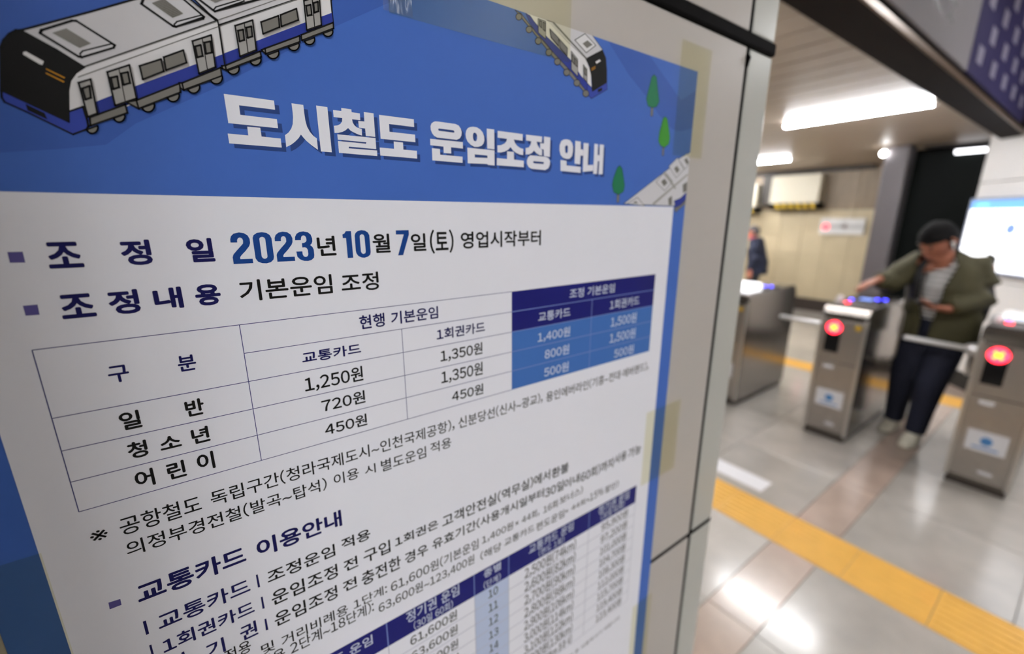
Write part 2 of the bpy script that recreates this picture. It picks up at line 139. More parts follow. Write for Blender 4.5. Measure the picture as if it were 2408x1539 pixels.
TRAIN=[["roof",0.9,[[65.47,766.62],[90.72,779.81],[111.85,791.25],[130.8,796.02],[142.22,787.67],[84.35,755.12],[75.75,761.0]]],["roof",0.9,[[133.19,795.98],[188.28,811.93],[203.61,814.72],[203.85,812.93],[142.87,785.47],[142.22,787.67]]],["white",0,[[84.35,755.12],[142.22,787.67],[142.82,785.12],[142.79,766.23],[81.11,729.89],[75.15,734.24],[76.74,743.76],[78.19,748.27],[80.83,752.07]]],["white",0.9,[[142.92,785.82],[188.11,810.45],[203.61,814.72],[203.66,800.1],[142.96,766.47]]],["navyb",0,[[75.05,734.22],[80.64,737.16],[102.57,749.78],[129.45,764.52],[142.58,771.76],[142.96,766.47],[97.38,740.06],[81.11,729.89]]],["navyb",0,[[142.6,771.91],[187.85,797.44],[203.57,805.98],[203.66,800.1],[142.96,766.47]]],["blueg",0.8,[[54.43,740.36],[74.3,729.61],[75.05,734.22],[80.64,737.16],[81.08,731.17],[80.98,728.27],[80.07,726.88],[74.78,724.07],[61.06,732.13],[54.53,735.6],[54.02,737.39]]],["black",0.8,[[57.8,758.3],[59.26,761.39],[61.57,764.38],[64.13,766.44],[65.7,766.67],[75.75,761.0],[84.35,755.12],[80.83,752.07],[78.19,748.27],[76.74,743.76],[74.3,729.61],[54.43,740.36]]],["black",0,[[61.08,735.73],[66.68,732.54],[67.12,729.82],[61.24,733.05]]],["white",0,[[64.65,757.78],[65.61,758.14],[70.68,755.04],[69.92,753.44],[69.03,753.57],[64.36,756.76]]],["orange",0,[[70.85,752.25],[76.7,749.36],[76.36,748.82],[70.75,751.7]]],["orange",0,[[70.42,750.46],[76.13,747.57],[75.78,746.97],[70.4,749.86]]],["line",0,[[81.28,750.43],[142.73,785.37],[142.8,784.98],[81.19,749.93]]],["line",0,[[84.92,755.53],[142.42,787.71],[142.63,787.36],[84.94,755.11]]],["line",0,[[142.86,785.4],[188.13,810.6],[188.07,810.08],[142.93,784.94]]],["line",0,[[142.98,788.51],[172.64,805.16],[173.75,805.44],[143.11,788.07]]],["roof",1,[[71.76,766.84],[72.46,768.14],[83.68,774.5],[85.16,774.72],[97.41,767.13],[96.67,765.87],[84.11,759.34],[83.04,759.44]]],["roof",0.6,[[83.86,760.68],[85.1,762.12],[96.15,767.37],[97.23,766.97],[96.67,765.87],[84.11,759.34]]],["roof",1,[[111.04,788.0],[112.7,791.46],[127.73,795.25],[136.66,788.38],[136.09,787.4],[123.47,780.84],[122.31,780.91]]],["roof",0.6,[[123.02,781.71],[124.44,783.31],[135.48,788.77],[136.45,788.2],[123.47,780.84]]],["roof",1,[[135.08,796.46],[167.85,806.73],[167.63,804.95],[141.9,792.12]]],["roof",0.6,[[141.69,792.86],[142.84,794.32],[156.19,801.4],[156.75,800.53],[141.9,792.12]]],["greyl",0,[[75.83,767.72],[81.08,770.71],[88.77,765.99],[84.3,763.17]]],["greyl",0,[[115.27,789.34],[120.67,792.54],[127.75,787.61],[122.87,784.56]]],["grey",0,[[75.83,767.72],[81.08,770.71],[81.44,770.49],[76.22,767.5]]],["grey",0,[[76.46,767.38],[81.66,770.36],[82.02,770.14],[76.86,767.16]]],["grey",0,[[77.1,767.03],[82.24,770.0],[82.6,769.78],[77.5,766.82]]],["grey",0,[[77.74,766.69],[82.82,769.64],[83.18,769.42],[78.14,766.48]]],["grey",0,[[78.38,766.34],[83.4,769.29],[83.77,769.06],[78.78,766.13]]],["grey",0,[[79.03,766.0],[83.99,768.93],[84.35,768.7],[79.43,765.78]]],["grey",0,[[79.68,765.65],[84.58,768.56],[84.94,768.34],[80.08,765.43]]],["grey",0,[[80.33,765.3],[85.17,768.2],[85.54,767.97],[80.74,765.08]]],["grey",0,[[80.99,764.95],[85.76,767.84],[86.13,767.61],[81.39,764.73]]],["grey",0,[[81.64,764.6],[86.36,767.47],[86.73,767.24],[82.05,764.38]]],["grey",0,[[82.3,764.24],[86.96,767.1],[87.33,766.87],[82.71,764.02]]],["grey",0,[[82.97,763.88],[87.56,766.73],[87.93,766.5],[83.38,763.66]]],["grey",0,[[83.63,763.53],[88.16,766.36],[88.54,766.13],[84.05,763.3]]],["grey",0,[[115.27,789.34],[120.67,792.54],[121.0,792.31],[115.63,789.12]]],["grey",0,[[115.84,788.98],[121.2,792.17],[121.53,791.94],[116.2,788.76]]],["grey",0,[[116.42,788.62],[121.74,791.79],[122.07,791.56],[116.77,788.4]]],["grey",0,[[116.99,788.26],[122.27,791.42],[122.61,791.19],[117.35,788.03]]],["grey",0,[[117.57,787.89],[122.81,791.05],[123.15,790.81],[117.93,787.67]]],["grey",0,[[118.15,787.53],[123.35,790.67],[123.69,790.44],[118.51,787.3]]],["grey",0,[[118.73,787.16],[123.89,790.29],[124.23,790.06],[119.1,786.93]]],["grey",0,[[119.32,786.79],[124.44,789.91],[124.78,789.68],[119.68,786.57]]],["grey",0,[[119.91,786.42],[124.99,789.53],[125.33,789.3],[120.27,786.2]]],["grey",0,[[120.49,786.05],[125.53,789.15],[125.88,788.91],[120.86,785.82]]],["grey",0,[[121.09,785.68],[126.09,788.77],[126.43,788.53],[121.45,785.45]]],["grey",0,[[121.68,785.31],[126.64,788.38],[126.98,788.14],[122.05,785.08]]],["grey",0,[[122.28,784.93],[127.19,788.0],[127.54,787.76],[122.65,784.7]]],["grey",0,[[140.11,797.19],[145.53,799.86],[145.91,799.73],[140.52,797.02]]],["grey",0,[[140.77,796.92],[146.14,799.65],[146.52,799.52],[141.18,796.75]]],["grey",0,[[141.44,796.64],[146.75,799.44],[147.13,799.31],[141.85,796.47]]],["grey",0,[[142.11,796.37],[147.36,799.23],[147.74,799.1],[142.52,796.19]]],["grey2",0.8,[[82.34,732.48],[96.86,740.18],[97.04,736.39],[81.92,728.7]]],["grey2",0.8,[[97.64,741.6],[101.59,742.81],[101.91,739.01],[97.85,741.24]]],["grey2",0.8,[[101.59,742.81],[121.11,753.79],[120.63,749.42],[101.91,739.01]]],["grey2",0.8,[[122.07,754.08],[140.74,764.68],[140.69,760.6],[122.16,750.68]]],["grey2",0.8,[[120.83,753.88],[122.07,754.08],[122.28,750.7],[120.95,751.52]]],["grey2",0.8,[[143.11,766.15],[161.26,776.64],[161.49,773.95],[143.26,763.86]]],["grey2",0.8,[[141.39,765.63],[143.11,766.15],[143.26,763.86],[141.55,764.4]]],["grey2",0.8,[[164.0,778.62],[183.29,789.06],[183.09,785.9],[164.02,775.88]]],["grey2",0.8,[[162.07,777.45],[164.0,778.62],[164.02,775.88]]],["grey2",0.8,[[184.29,789.72],[203.44,800.43],[203.4,797.37],[184.36,786.91]]],["black",0,[[84.04,728.85],[84.04,728.19],[83.9,727.49],[83.62,726.81],[83.22,726.2],[82.73,725.68],[82.19,725.31],[81.62,725.11],[81.08,725.08],[80.6,725.23],[80.2,725.56],[79.93,726.02],[79.79,726.61]]],["grey2",0.7,[[84.57,728.91],[84.57,728.25],[84.43,727.55],[84.15,726.87],[83.75,726.25],[83.26,725.74],[82.71,725.37],[82.15,725.16],[81.61,725.13],[81.12,725.29],[80.73,725.61],[80.45,726.08],[80.3,726.66]]],["black",0,[[95.27,735.42],[95.28,734.75],[95.13,734.04],[94.85,733.34],[94.44,732.71],[93.93,732.18],[93.36,731.8],[92.77,731.58],[92.2,731.54],[91.69,731.69],[91.27,732.01],[90.97,732.48],[90.82,733.07]]],["grey2",0.7,[[95.82,735.49],[95.84,734.82],[95.69,734.11],[95.4,733.41],[94.99,732.78],[94.48,732.25],[93.91,731.86],[93.32,731.64],[92.75,731.61],[92.24,731.75],[91.82,732.07],[91.52,732.54],[91.36,733.13]]],["black",0,[[107.95,742.17],[107.97,741.42],[107.81,740.62],[107.49,739.84],[107.02,739.12],[106.44,738.52],[105.78,738.08],[105.1,737.83],[104.44,737.77],[103.84,737.93],[103.35,738.28],[103.0,738.8],[102.8,739.46]]],["grey2",0.7,[[108.59,742.26],[108.62,741.51],[108.46,740.71],[108.14,739.93],[107.67,739.21],[107.08,738.61],[106.43,738.16],[105.74,737.91],[105.08,737.86],[104.48,738.01],[103.99,738.36],[103.63,738.88],[103.44,739.54]]],["black",0,[[119.21,748.48],[119.25,747.75],[119.1,746.98],[118.78,746.22],[118.32,745.52],[117.74,744.93],[117.09,744.49],[116.41,744.23],[115.75,744.17],[115.15,744.31],[114.65,744.64],[114.29,745.14],[114.09,745.77]]],["grey2",0.7,[[119.86,748.58],[119.89,747.85],[119.75,747.08],[119.43,746.31],[118.97,745.61],[118.39,745.02],[117.74,744.58],[117.06,744.32],[116.39,744.26],[115.79,744.4],[115.29,744.73],[114.93,745.23],[114.72,745.86]]],["black",0,[[128.91,754.1],[128.95,753.36],[128.8,752.58],[128.48,751.8],[128.01,751.08],[127.41,750.48],[126.74,750.03],[126.03,749.75],[125.34,749.68],[124.71,749.82],[124.19,750.15],[123.81,750.65],[123.6,751.28]]],["grey2",0.7,[[129.58,754.2],[129.62,753.47],[129.48,752.68],[129.16,751.9],[128.68,751.19],[128.09,750.58],[127.41,750.13],[126.7,749.85],[126.01,749.78],[125.38,749.92],[124.86,750.25],[124.47,750.75],[124.26,751.38]]],["black",0,[[140.08,760.46],[140.13,759.71],[139.99,758.91],[139.66,758.12],[139.17,757.39],[138.56,756.77],[137.86,756.3],[137.12,756.01],[136.4,755.93],[135.74,756.05],[135.19,756.38],[134.78,756.88],[134.55,757.52]]],["grey2",0.7,[[140.79,760.57],[140.84,759.83],[140.7,759.03],[140.37,758.24],[139.88,757.5],[139.26,756.88],[138.56,756.41],[137.82,756.12],[137.09,756.04],[136.43,756.16],[135.88,756.49],[135.47,756.99],[135.24,757.63]]],["black",0,[[148.82,766.52],[148.88,765.8],[148.74,765.03],[148.43,764.27],[147.95,763.56],[147.35,762.95],[146.66,762.49],[145.94,762.21],[145.22,762.12],[144.57,762.23],[144.03,762.53],[143.62,763.01],[143.39,763.62]]],["grey2",0.7,[[149.51,766.64],[149.57,765.92],[149.44,765.16],[149.12,764.39],[148.65,763.68],[148.04,763.07],[147.35,762.61],[146.63,762.32],[145.91,762.23],[145.26,762.34],[144.71,762.65],[144.3,763.12],[144.07,763.74]]],["black",0,[[160.39,773.02],[160.45,772.33],[160.33,771.59],[160.03,770.85],[159.56,770.16],[158.97,769.57],[158.29,769.11],[157.57,768.83],[156.86,768.73],[156.21,768.83],[155.66,769.11],[155.25,769.56],[155.01,770.15]]],["grey2",0.7,[[161.08,773.15],[161.15,772.46],[161.02,771.72],[160.72,770.98],[160.25,770.29],[159.66,769.69],[158.97,769.24],[158.25,768.95],[157.54,768.85],[156.89,768.95],[156.34,769.24],[155.93,769.69],[155.69,770.27]]],["black",0,[[170.12,778.42],[170.19,777.69],[170.07,776.9],[169.74,776.1],[169.24,775.36],[168.6,774.72],[167.86,774.23],[167.07,773.92],[166.3,773.8],[165.59,773.9],[164.98,774.2],[164.53,774.67],[164.26,775.29]]],["grey2",0.7,[[170.87,778.57],[170.95,777.83],[170.82,777.04],[170.5,776.25],[169.99,775.5],[169.35,774.86],[168.61,774.37],[167.82,774.06],[167.04,773.94],[166.33,774.04],[165.73,774.34],[165.27,774.81],[165.0,775.43]]],["black",0,[[181.66,784.72],[181.75,784.02],[181.63,783.26],[181.31,782.49],[180.82,781.77],[180.19,781.14],[179.46,780.66],[178.68,780.34],[177.91,780.22],[177.21,780.31],[176.6,780.58],[176.15,781.03],[175.87,781.63]]],["grey2",0.7,[[182.41,784.87],[182.5,784.17],[182.38,783.41],[182.06,782.64],[181.57,781.91],[180.94,781.29],[180.21,780.8],[179.43,780.49],[178.66,780.37],[177.94,780.45],[177.34,780.73],[176.88,781.18],[176.61,781.77]]],["black",0,[[190.77,789.54],[190.86,788.87],[190.75,788.13],[190.45,787.39],[189.97,786.7],[189.35,786.09],[188.64,785.62],[187.88,785.31],[187.13,785.19],[186.43,785.26],[185.84,785.52],[185.39,785.95],[185.11,786.51]]],["grey2",0.7,[[191.5,789.69],[191.59,789.02],[191.48,788.29],[191.18,787.55],[190.7,786.85],[190.09,786.24],[189.37,785.77],[188.61,785.46],[187.86,785.34],[187.16,785.41],[186.56,785.67],[186.11,786.1],[185.83,786.66]]],["black",0,[[201.89,796.02],[201.98,795.38],[201.88,794.68],[201.59,793.97],[201.13,793.3],[200.53,792.71],[199.83,792.25],[199.09,791.95],[198.35,791.82],[197.66,791.88],[197.07,792.12],[196.62,792.52],[196.34,793.06]]],["grey2",0.7,[[202.61,796.18],[202.7,795.54],[202.6,794.84],[202.31,794.12],[201.85,793.45],[201.25,792.86],[200.55,792.4],[199.8,792.1],[199.06,791.97],[198.37,792.03],[197.78,792.27],[197.33,792.67],[197.05,793.21]]],["greyl",0.8,[[81.15,747.52],[85.81,749.83],[85.54,734.61],[81.73,732.53]]],["grey2",0.8800000000000001,[[82.07,745.19],[84.86,746.75],[84.44,741.47],[82.31,740.35]]],["greyl",0.8,[[92.56,754.08],[101.61,758.84],[101.83,743.64],[92.9,739.13]]],["black",0,[[97.07,756.44],[97.45,756.51],[97.33,741.36],[96.94,741.31]]],["grey2",0.8800000000000001,[[93.46,751.72],[96.02,752.78],[95.88,747.83],[93.54,746.64]]],["grey2",0.8800000000000001,[[97.73,754.34],[100.5,755.45],[100.49,750.49],[97.83,749.23]]],["greyl",0.8,[[129.67,775.1],[138.57,779.83],[138.29,764.38],[130.33,759.89]]],["black",0,[[134.03,777.53],[134.48,777.63],[134.66,762.36],[134.21,762.28]]],["grey2",0.8800000000000001,[[130.49,772.8],[133.14,774.0],[133.26,768.82],[130.72,767.67]]],["grey2",0.8800000000000001,[[134.98,775.52],[137.79,776.63],[137.67,771.3],[134.96,770.17]]],["greyl",0.8,[[150.44,786.81],[159.46,791.58],[159.3,776.76],[150.79,771.93]]],["black",0,[[154.84,789.16],[155.33,789.27],[155.27,774.2],[154.78,774.1]]],["grey2",0.8800000000000001,[[151.48,784.63],[154.12,785.75],[153.99,780.64],[151.59,779.45]]],["grey2",0.8800000000000001,[[155.79,787.09],[158.41,788.22],[158.25,783.29],[155.82,782.07]]],["greyl",0.8,[[187.59,807.8],[196.54,812.57],[196.17,797.29],[187.58,792.8]]],["black",0,[[192.09,810.0],[192.66,810.14],[192.51,795.36],[191.94,795.24]]],["grey2",0.8800000000000001,[[188.5,805.49],[191.2,806.72],[191.27,801.54],[188.72,800.43]]],["grey2",0.8800000000000001,[[192.9,808.02],[195.48,809.23],[195.29,804.33],[192.93,803.03]]],["grey2",0.8,[[105.64,759.05],[114.89,763.84],[115.11,758.29],[105.87,752.92]]],["grey2",0.8,[[116.16,764.93],[125.07,769.93],[125.53,764.14],[116.15,758.94]]],["grey2",0.8,[[163.48,791.45],[172.93,796.78],[172.76,791.02],[163.81,785.66]]],["grey2",0.8,[[174.03,797.39],[183.06,802.74],[183.41,797.02],[173.93,791.64]]],["black",0,[[142.22,787.67],[142.9,787.96],[142.96,785.15],[143.15,765.95],[142.47,765.83],[142.47,784.91]]],["black",0,[[130.08,795.21],[130.72,795.49],[142.9,787.96],[142.2,787.53]]]]
TRAIN2=[["roof",0.5,[[373.88,840.87],[426.96,841.65],[441.56,832.52],[420.28,821.33],[397.62,830.16]]],["white",0,[[354.14,840.94],[374.56,840.85],[397.62,830.16],[420.28,821.33],[427.24,812.91],[429.25,799.72],[402.34,808.58],[374.9,828.27],[361.3,837.12]]],["navyb",0.3,[[352.87,840.64],[357.35,840.2],[361.3,837.12],[374.88,829.19],[401.93,817.41],[415.58,806.82],[428.93,799.67],[430.5,790.92],[423.58,793.61],[404.8,805.0],[375.03,823.66],[362.73,830.26],[356.13,835.94]]],["grey2",0.5,[[342.28,840.56],[348.48,839.44],[362.73,830.26],[382.15,818.96],[403.9,807.85],[426.04,793.45],[422.81,792.97],[402.53,804.62],[380.82,816.34],[361.44,828.63],[347.24,837.41]]],["black",0.5,[[420.28,821.33],[441.23,832.46],[446.25,826.7],[448.27,816.56],[449.04,807.09],[430.44,796.74],[428.31,808.96],[424.89,816.59]]],["blueg",0.5,[[430.46,796.53],[449.05,806.88],[450.03,801.33],[429.53,790.46],[423.58,793.61],[423.87,802.0],[429.25,799.72]]],["black",0,[[437.29,799.37],[443.06,801.86],[443.26,799.22],[437.83,796.58]]],["white",0,[[432.89,821.32],[438.0,824.12],[439.75,823.2],[434.16,819.8]]],["orange",0,[[427.91,815.08],[432.97,817.83],[433.02,817.22],[427.95,814.47]]],["orange",0,[[428.0,813.76],[433.07,816.51],[433.11,815.89],[428.04,813.15]]],["white",0.6,[[406.44,833.13],[418.33,840.5],[432.32,834.25],[420.78,826.14]]],["grey",0,[[415.69,832.39],[421.74,836.1],[428.28,833.94],[421.34,829.85]]],["line",0,[[380.05,840.91],[382.83,841.07],[422.64,821.77],[420.28,821.33]]],["grey2",0.5,[[348.99,837.38],[348.77,836.45],[348.13,835.56],[347.16,834.84],[346.02,834.4],[344.87,834.32],[343.91,834.59],[343.26,835.19],[343.04,836.01],[343.26,836.93],[343.9,837.82],[344.85,838.54],[345.99,838.98],[347.13,839.07],[348.1,838.8],[348.76,838.21]]],["grey2",0.5,[[359.31,830.86],[359.09,829.91],[358.42,829.0],[357.42,828.27],[356.23,827.83],[355.05,827.76],[354.04,828.05],[353.37,828.67],[353.13,829.52],[353.35,830.46],[354.0,831.36],[354.99,832.09],[356.17,832.53],[357.36,832.61],[358.37,832.33],[359.06,831.71]]],["grey2",0.5,[[368.99,824.74],[368.77,823.77],[368.08,822.84],[367.05,822.1],[365.83,821.67],[364.6,821.6],[363.55,821.92],[362.85,822.56],[362.59,823.42],[362.82,824.39],[363.49,825.31],[364.51,826.04],[365.73,826.48],[366.96,826.56],[368.01,826.25],[368.72,825.62]]],["grey2",0.5,[[380.61,818.66],[380.38,817.66],[379.68,816.72],[378.61,815.97],[377.34,815.54],[376.06,815.49],[374.97,815.82],[374.23,816.48],[373.95,817.38],[374.18,818.37],[374.87,819.3],[375.93,820.05],[377.2,820.49],[378.47,820.55],[379.57,820.23],[380.33,819.56]]],["grey2",0.5,[[390.39,813.52],[390.16,812.5],[389.44,811.53],[388.34,810.78],[387.02,810.35],[385.7,810.3],[384.57,810.65],[383.8,811.34],[383.51,812.25],[383.74,813.27],[384.45,814.22],[385.54,814.97],[386.84,815.41],[388.17,815.46],[389.31,815.12],[390.09,814.44]]],["grey2",0.5,[[401.5,807.24],[401.27,806.2],[400.53,805.22],[399.39,804.45],[398.02,804.03],[396.65,803.99],[395.47,804.36],[394.67,805.07],[394.36,806.01],[394.59,807.05],[395.32,808.02],[396.45,808.78],[397.8,809.22],[399.17,809.26],[400.36,808.9],[401.18,808.19]]],["grey2",0.5,[[414.17,800.97],[413.95,799.9],[413.18,798.9],[412.0,798.12],[410.58,797.7],[409.15,797.68],[407.92,798.07],[407.08,798.8],[406.75,799.78],[406.97,800.84],[407.73,801.83],[408.9,802.6],[410.3,803.03],[411.73,803.06],[412.97,802.68],[413.83,801.95]]],["grey2",0.5,[[425.83,794.15],[425.6,793.06],[424.82,792.04],[423.59,791.26],[422.12,790.83],[420.64,790.83],[419.36,791.24],[418.47,792.01],[418.12,793.01],[418.35,794.09],[419.13,795.1],[420.34,795.88],[421.79,796.31],[423.28,796.33],[424.57,795.92],[425.47,795.16]]],["greyl",0.5,[[365.19,839.79],[373.23,839.64],[373.56,827.07],[365.66,829.98]]],["greyl",0.5,[[402.37,823.85],[410.54,819.01],[411.26,805.58],[403.35,809.75]]],["greyl",0.5,[[417.42,816.06],[422.36,813.29],[423.01,802.9],[418.5,805.77]]],["grey2",0.6,[[366.54,838.75],[368.94,838.67],[369.05,833.89],[366.61,835.17]]],["grey2",0.6,[[370.29,838.43],[372.59,838.31],[372.74,832.42],[370.41,833.28]]],["grey2",0.6,[[403.24,821.58],[406.21,819.69],[406.48,814.29],[403.49,816.22]]],["grey2",0.6,[[407.14,819.37],[409.84,817.69],[410.09,812.94],[407.42,813.96]]],["grey2",0.6,[[418.65,813.95],[421.44,812.72],[421.73,807.85],[418.95,808.92]]],["grey2",0.6,[[377.74,835.16],[387.44,830.62],[387.66,824.51],[379.3,829.38]]],["grey2",0.6,[[388.17,830.11],[397.84,825.2],[397.8,819.37],[389.13,823.85]]]]
TREES=[["grey2",0.4,[[516.59,794.3],[520.57,794.82],[520.65,786.9],[516.89,786.44]]],["green",0.4,[[517.7,825.4],[522.21,823.52],[526.35,810.82],[529.54,801.78],[525.89,796.49],[518.92,794.61],[511.75,795.27],[508.18,801.47],[510.1,808.38],[514.15,822.18]]],["grey2",0.4,[[541.23,757.92],[544.53,758.21],[544.67,750.14],[541.61,749.91]]],["lime",0.4,[[541.78,789.22],[545.9,787.17],[549.92,777.61],[553.02,769.22],[552.2,762.55],[545.04,758.25],[537.16,759.74],[533.24,764.42],[534.04,773.06],[538.33,786.97]]],["grey2",0.4,[[472.12,707.07],[475.86,707.17],[475.9,699.64],[472.58,699.58]]],["green",0.4,[[473.64,735.45],[477.84,732.69],[480.92,723.84],[483.17,716.91],[482.23,710.49],[474.75,707.14],[466.91,709.29],[464.17,716.13],[465.7,723.08],[470.19,732.91]]]]
PALET=[["pale",0.5,[[483.43,698.34],[599.63,760.61],[597.66,736.03],[596.39,713.42],[589.33,703.45],[570.38,697.29]]],["pale",0.5,[[534.74,722.02],[548.57,734.0],[564.8,724.12],[551.56,713.53]]],["pale",0.5,[[555.66,739.71],[570.3,749.82],[584.79,738.44],[571.02,728.31]]],["pale",0.5,[[571.9,748.41],[588.9,755.85],[597.7,747.13],[586.2,738.52]]],["pale",0.5,[[489.12,698.44],[504.77,705.36],[517.9,696.83]]],["grey",0,[[543.6,723.17],[549.67,726.49],[555.62,722.17],[549.57,718.08]]],["grey",0,[[565.34,738.03],[570.28,741.41],[576.53,737.16],[571.64,733.0]]],["grey",0,[[583.07,748.45],[588.3,751.15],[593.52,746.06],[589.65,743.44]]],["grey",0,[[497.16,699.32],[502.81,701.63],[506.68,699.05]]],["greyl",0,[[547.38,733.18],[558.82,727.7],[572.77,717.41],[570.25,715.74],[555.05,725.98],[545.79,731.58]]],["greyl",0,[[530.14,699.16],[592.73,734.16],[593.07,732.27],[535.34,698.48]]],["grey2",0.3,[[584.9,721.05],[592.9,724.91],[594.06,714.96],[587.24,712.32]]],["grey2",0.3,[[559.52,705.19],[565.86,708.5],[567.33,699.01],[561.41,698.11]]],["navyb",0.4,[[570.87,703.07],[583.03,706.55],[596.69,715.05],[596.72,708.2],[584.38,698.47],[574.81,695.9]]],["grey2",0.4,[[572.13,695.06],[584.38,698.47],[596.95,706.9],[596.93,701.97],[584.92,695.22],[575.72,690.24]]]]
BG=[["dblue",0,[[448.54,840.83],[508.26,841.12],[567.39,808.48],[597.04,823.66],[595.3,784.03],[571.26,777.25],[555.05,778.16],[530.51,789.5],[507.18,803.97],[478.94,818.81]]],["dblue",0,[[61.16,777.42],[245.1,823.19],[205.23,799.18],[135.42,753.26],[99.5,731.82],[86.08,720.37],[68.61,716.87],[48.55,713.7]]]]
# ---------------------------------------------------------------- stainless, paint, floor materials
M_panel = mat('enamel_panel', (186, 181, 176), 0.36, var=0.015, scale=3, spec=0.25)
M_panel2 = mat('enamel_corner_panel', (184, 185, 179), 0.3, var=0.015, scale=3, spec=0.3)
M_black = mat('black_gasket', (6, 5, 5), 0.75, spec=.08)
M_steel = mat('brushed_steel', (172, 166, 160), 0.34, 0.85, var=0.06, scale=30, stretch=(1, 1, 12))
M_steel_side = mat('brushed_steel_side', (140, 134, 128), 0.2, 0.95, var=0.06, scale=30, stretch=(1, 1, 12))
M_chrome = mat('polished_steel', (238, 238, 238), 0.3, 0.6)  # whitened so the colour carries the tube reflections along the gate arms
M_dark = mat('black_glass', (10, 10, 12), 0.12)
M_yellow = mat('tactile_yellow', (236, 182, 80), 0.5, var=0.05, scale=12, coat=0.15)
M_white = mat('white_plastic', (225, 225, 225), 0.4)
def granite(name, col, var):
    m = mat(name, col, 0.38, var=var, scale=5, coat=0.0, spec=0.5)
    nt = m.node_tree; b = nt.nodes['Principled BSDF']
    n = nt.nodes.new('ShaderNodeTexNoise'); n.inputs['Scale'].default_value = 2.2; n.inputs['Detail'].default_value = 3
    tc = nt.nodes.new('ShaderNodeTexCoord'); nt.links.new(tc.outputs['Object'], n.inputs[0])
    r = nt.nodes.new('ShaderNodeMapRange'); r.inputs[3].default_value = 0.22; r.inputs[4].default_value = 0.42
    nt.links.new(n.outputs[0], r.inputs[0]); nt.links.new(r.outputs[0], b.inputs['Roughness'])
    b.inputs['Coat Weight'].default_value = 1.0; b.inputs['Coat Roughness'].default_value = 0.16
    return m
M_gran = [granite('grey_granite_%d' % i, c, 0.12) for i, c in enumerate([(184, 178, 170), (174, 169, 161), (192, 186, 177)])]
M_brown = granite('brown_granite', (178, 158, 144), 0.12)

# ---------------------------------------------------------------- floor
floor = tag(box('floor', -3.2, 9.2, -3.6, 6.2, -0.06, -0.006, mat('floor_joint', (150, 141, 130), 0.7)), kind='structure')
tile_cache = {}
def tile(x0, x1, y0, y1, m, name='floor_tile', key=None):
    k = (round(x1 - x0, 3), round(y1 - y0, 3), m.name)
    if k not in tile_cache:
        a = (x1 - x0) / 2 - 0.0015; b = (y1 - y0) / 2 - 0.0015
        bm = bmesh.new(); bx(bm, -a, a, -b, b, -0.0055, 0)
        bmesh.ops.bevel(bm, geom=[e for e in bm.edges if abs(e.verts[0].co.z) < 1e-6 and abs(e.verts[1].co.z) < 1e-6], offset=0.0012, segments=1, affect='EDGES')
        me = bpy.data.meshes.new(name); bm.to_mesh(me); bm.free(); me.materials.append(m); tile_cache[k] = me
    o = bpy.data.objects.new(name, tile_cache[k]); C.objects.link(o); o.parent = floor
    o.location = ((x0 + x1) / 2, (y0 + y1) / 2, 0)
yb = [-3.07, -2.47, -1.87, -1.27, -0.67, -0.07, 0.53, 0.735, 1.335, 1.935, 2.535, 3.135, 3.735, 4.335, 4.935, 5.535, 6.135]
xb = [-1.41, -0.81, -0.21, 0.39, 0.99, 1.59, 2.19, 2.49, 3.09, 3.69, 4.29, 4.90, 5.20, 5.50, 6.1, 6.7, 7.3, 7.9, 8.5, 8.7]
for i in range(len(xb) - 1):
    if (i in (6, 12)): continue
    for j in range(len(yb) - 1):
        tile(xb[i], xb[i + 1], yb[j], yb[j + 1], M_brown if j == 6 else M_gran[(i * 7 + j * 5 + i * j) % 3])
# yellow tactile paving: 300 mm tiles with raised bars
bm = bmesh.new(); bx(bm, -.1485, .1485, -.1485, .1485, -.0055, 0)
for k in range(7):
    y = -.126 + k * .042
    bx(bm, -.0125 + 0, .0125, -.135, .135, 0, .0045) if False else None
for k in range(7):
    x = -.126 + k * .042
    vs = [(x - .011, -.138), (x + .011, -.138), (x + .011, .138), (x - .011, .138)]
    lo = [bm.verts.new((a, b, 0)) for a, b in vs]; hi = [bm.verts.new((x + (a - x) * .6, b * .97, .0045)) for a, b in vs]
    for a in range(4): bm.faces.new((lo[a], lo[(a + 1) % 4], hi[(a + 1) % 4], hi[a]))
    bm.faces.new(hi)
bmesh.ops.recalc_face_normals(bm, faces=bm.faces)
me_tac = bpy.data.meshes.new('tactile_tile'); bm.to_mesh(me_tac); bm.free(); me_tac.materials.append(M_yellow)
for xc in (2.34, 5.35):
    for j in range(26):
        yc = -2.11 + 0.3 * (j - 2)
        o = bpy.data.objects.new('tactile_tile', me_tac); C.objects.link(o); o.parent = floor; o.location = (xc, yc, 0)

# ---------------------------------------------------------------- poster column (wall on the left)
wall_left = tag(box('wall_left', -1.8, 0.641, 0.318, 1.0, 0.0, 3.0, M_black), kind='structure')
def panel(x0, x1, z0, z1, m):
    o = box('panel', x0, x1, 0.31, 0.3176, z0, z1, m, wall_left, bevel=0.002); o.modifiers['bevel'].segments = 3
    return o
for zz in ((0.12, 0.4155), (0.4220, 1.1167), (1.1243, 1.8208), (1.8368, 2.995)):
    panel(-1.79, -0.423, zz[0], zz[1], M_panel)
    panel(-0.417, 0.5788, zz[0], zz[1], M_panel)
    # folded corner panel: front strip and return
    bm = bmesh.new(); bx(bm, 0.5862, 0.645, 0.31, 0.3176, zz[0], zz[1]); obj('corner_panel', bm, M_panel2, wall_left, bevel=0.003)
    box('return_panel', 0.6412, 0.6455, 0.3178, 0.998, zz[0], zz[1], M_panel2, wall_left, bevel=0.001)
box('gap_gasket', -1.79, 0.6465, 0.3072, 0.3179, 1.8212, 1.8365, M_black, wall_left, bevel=0.003)
box('seam_gasket', 0.5786, 0.5864, 0.3112, 0.3178, .12, 2.99, M_black, wall_left)
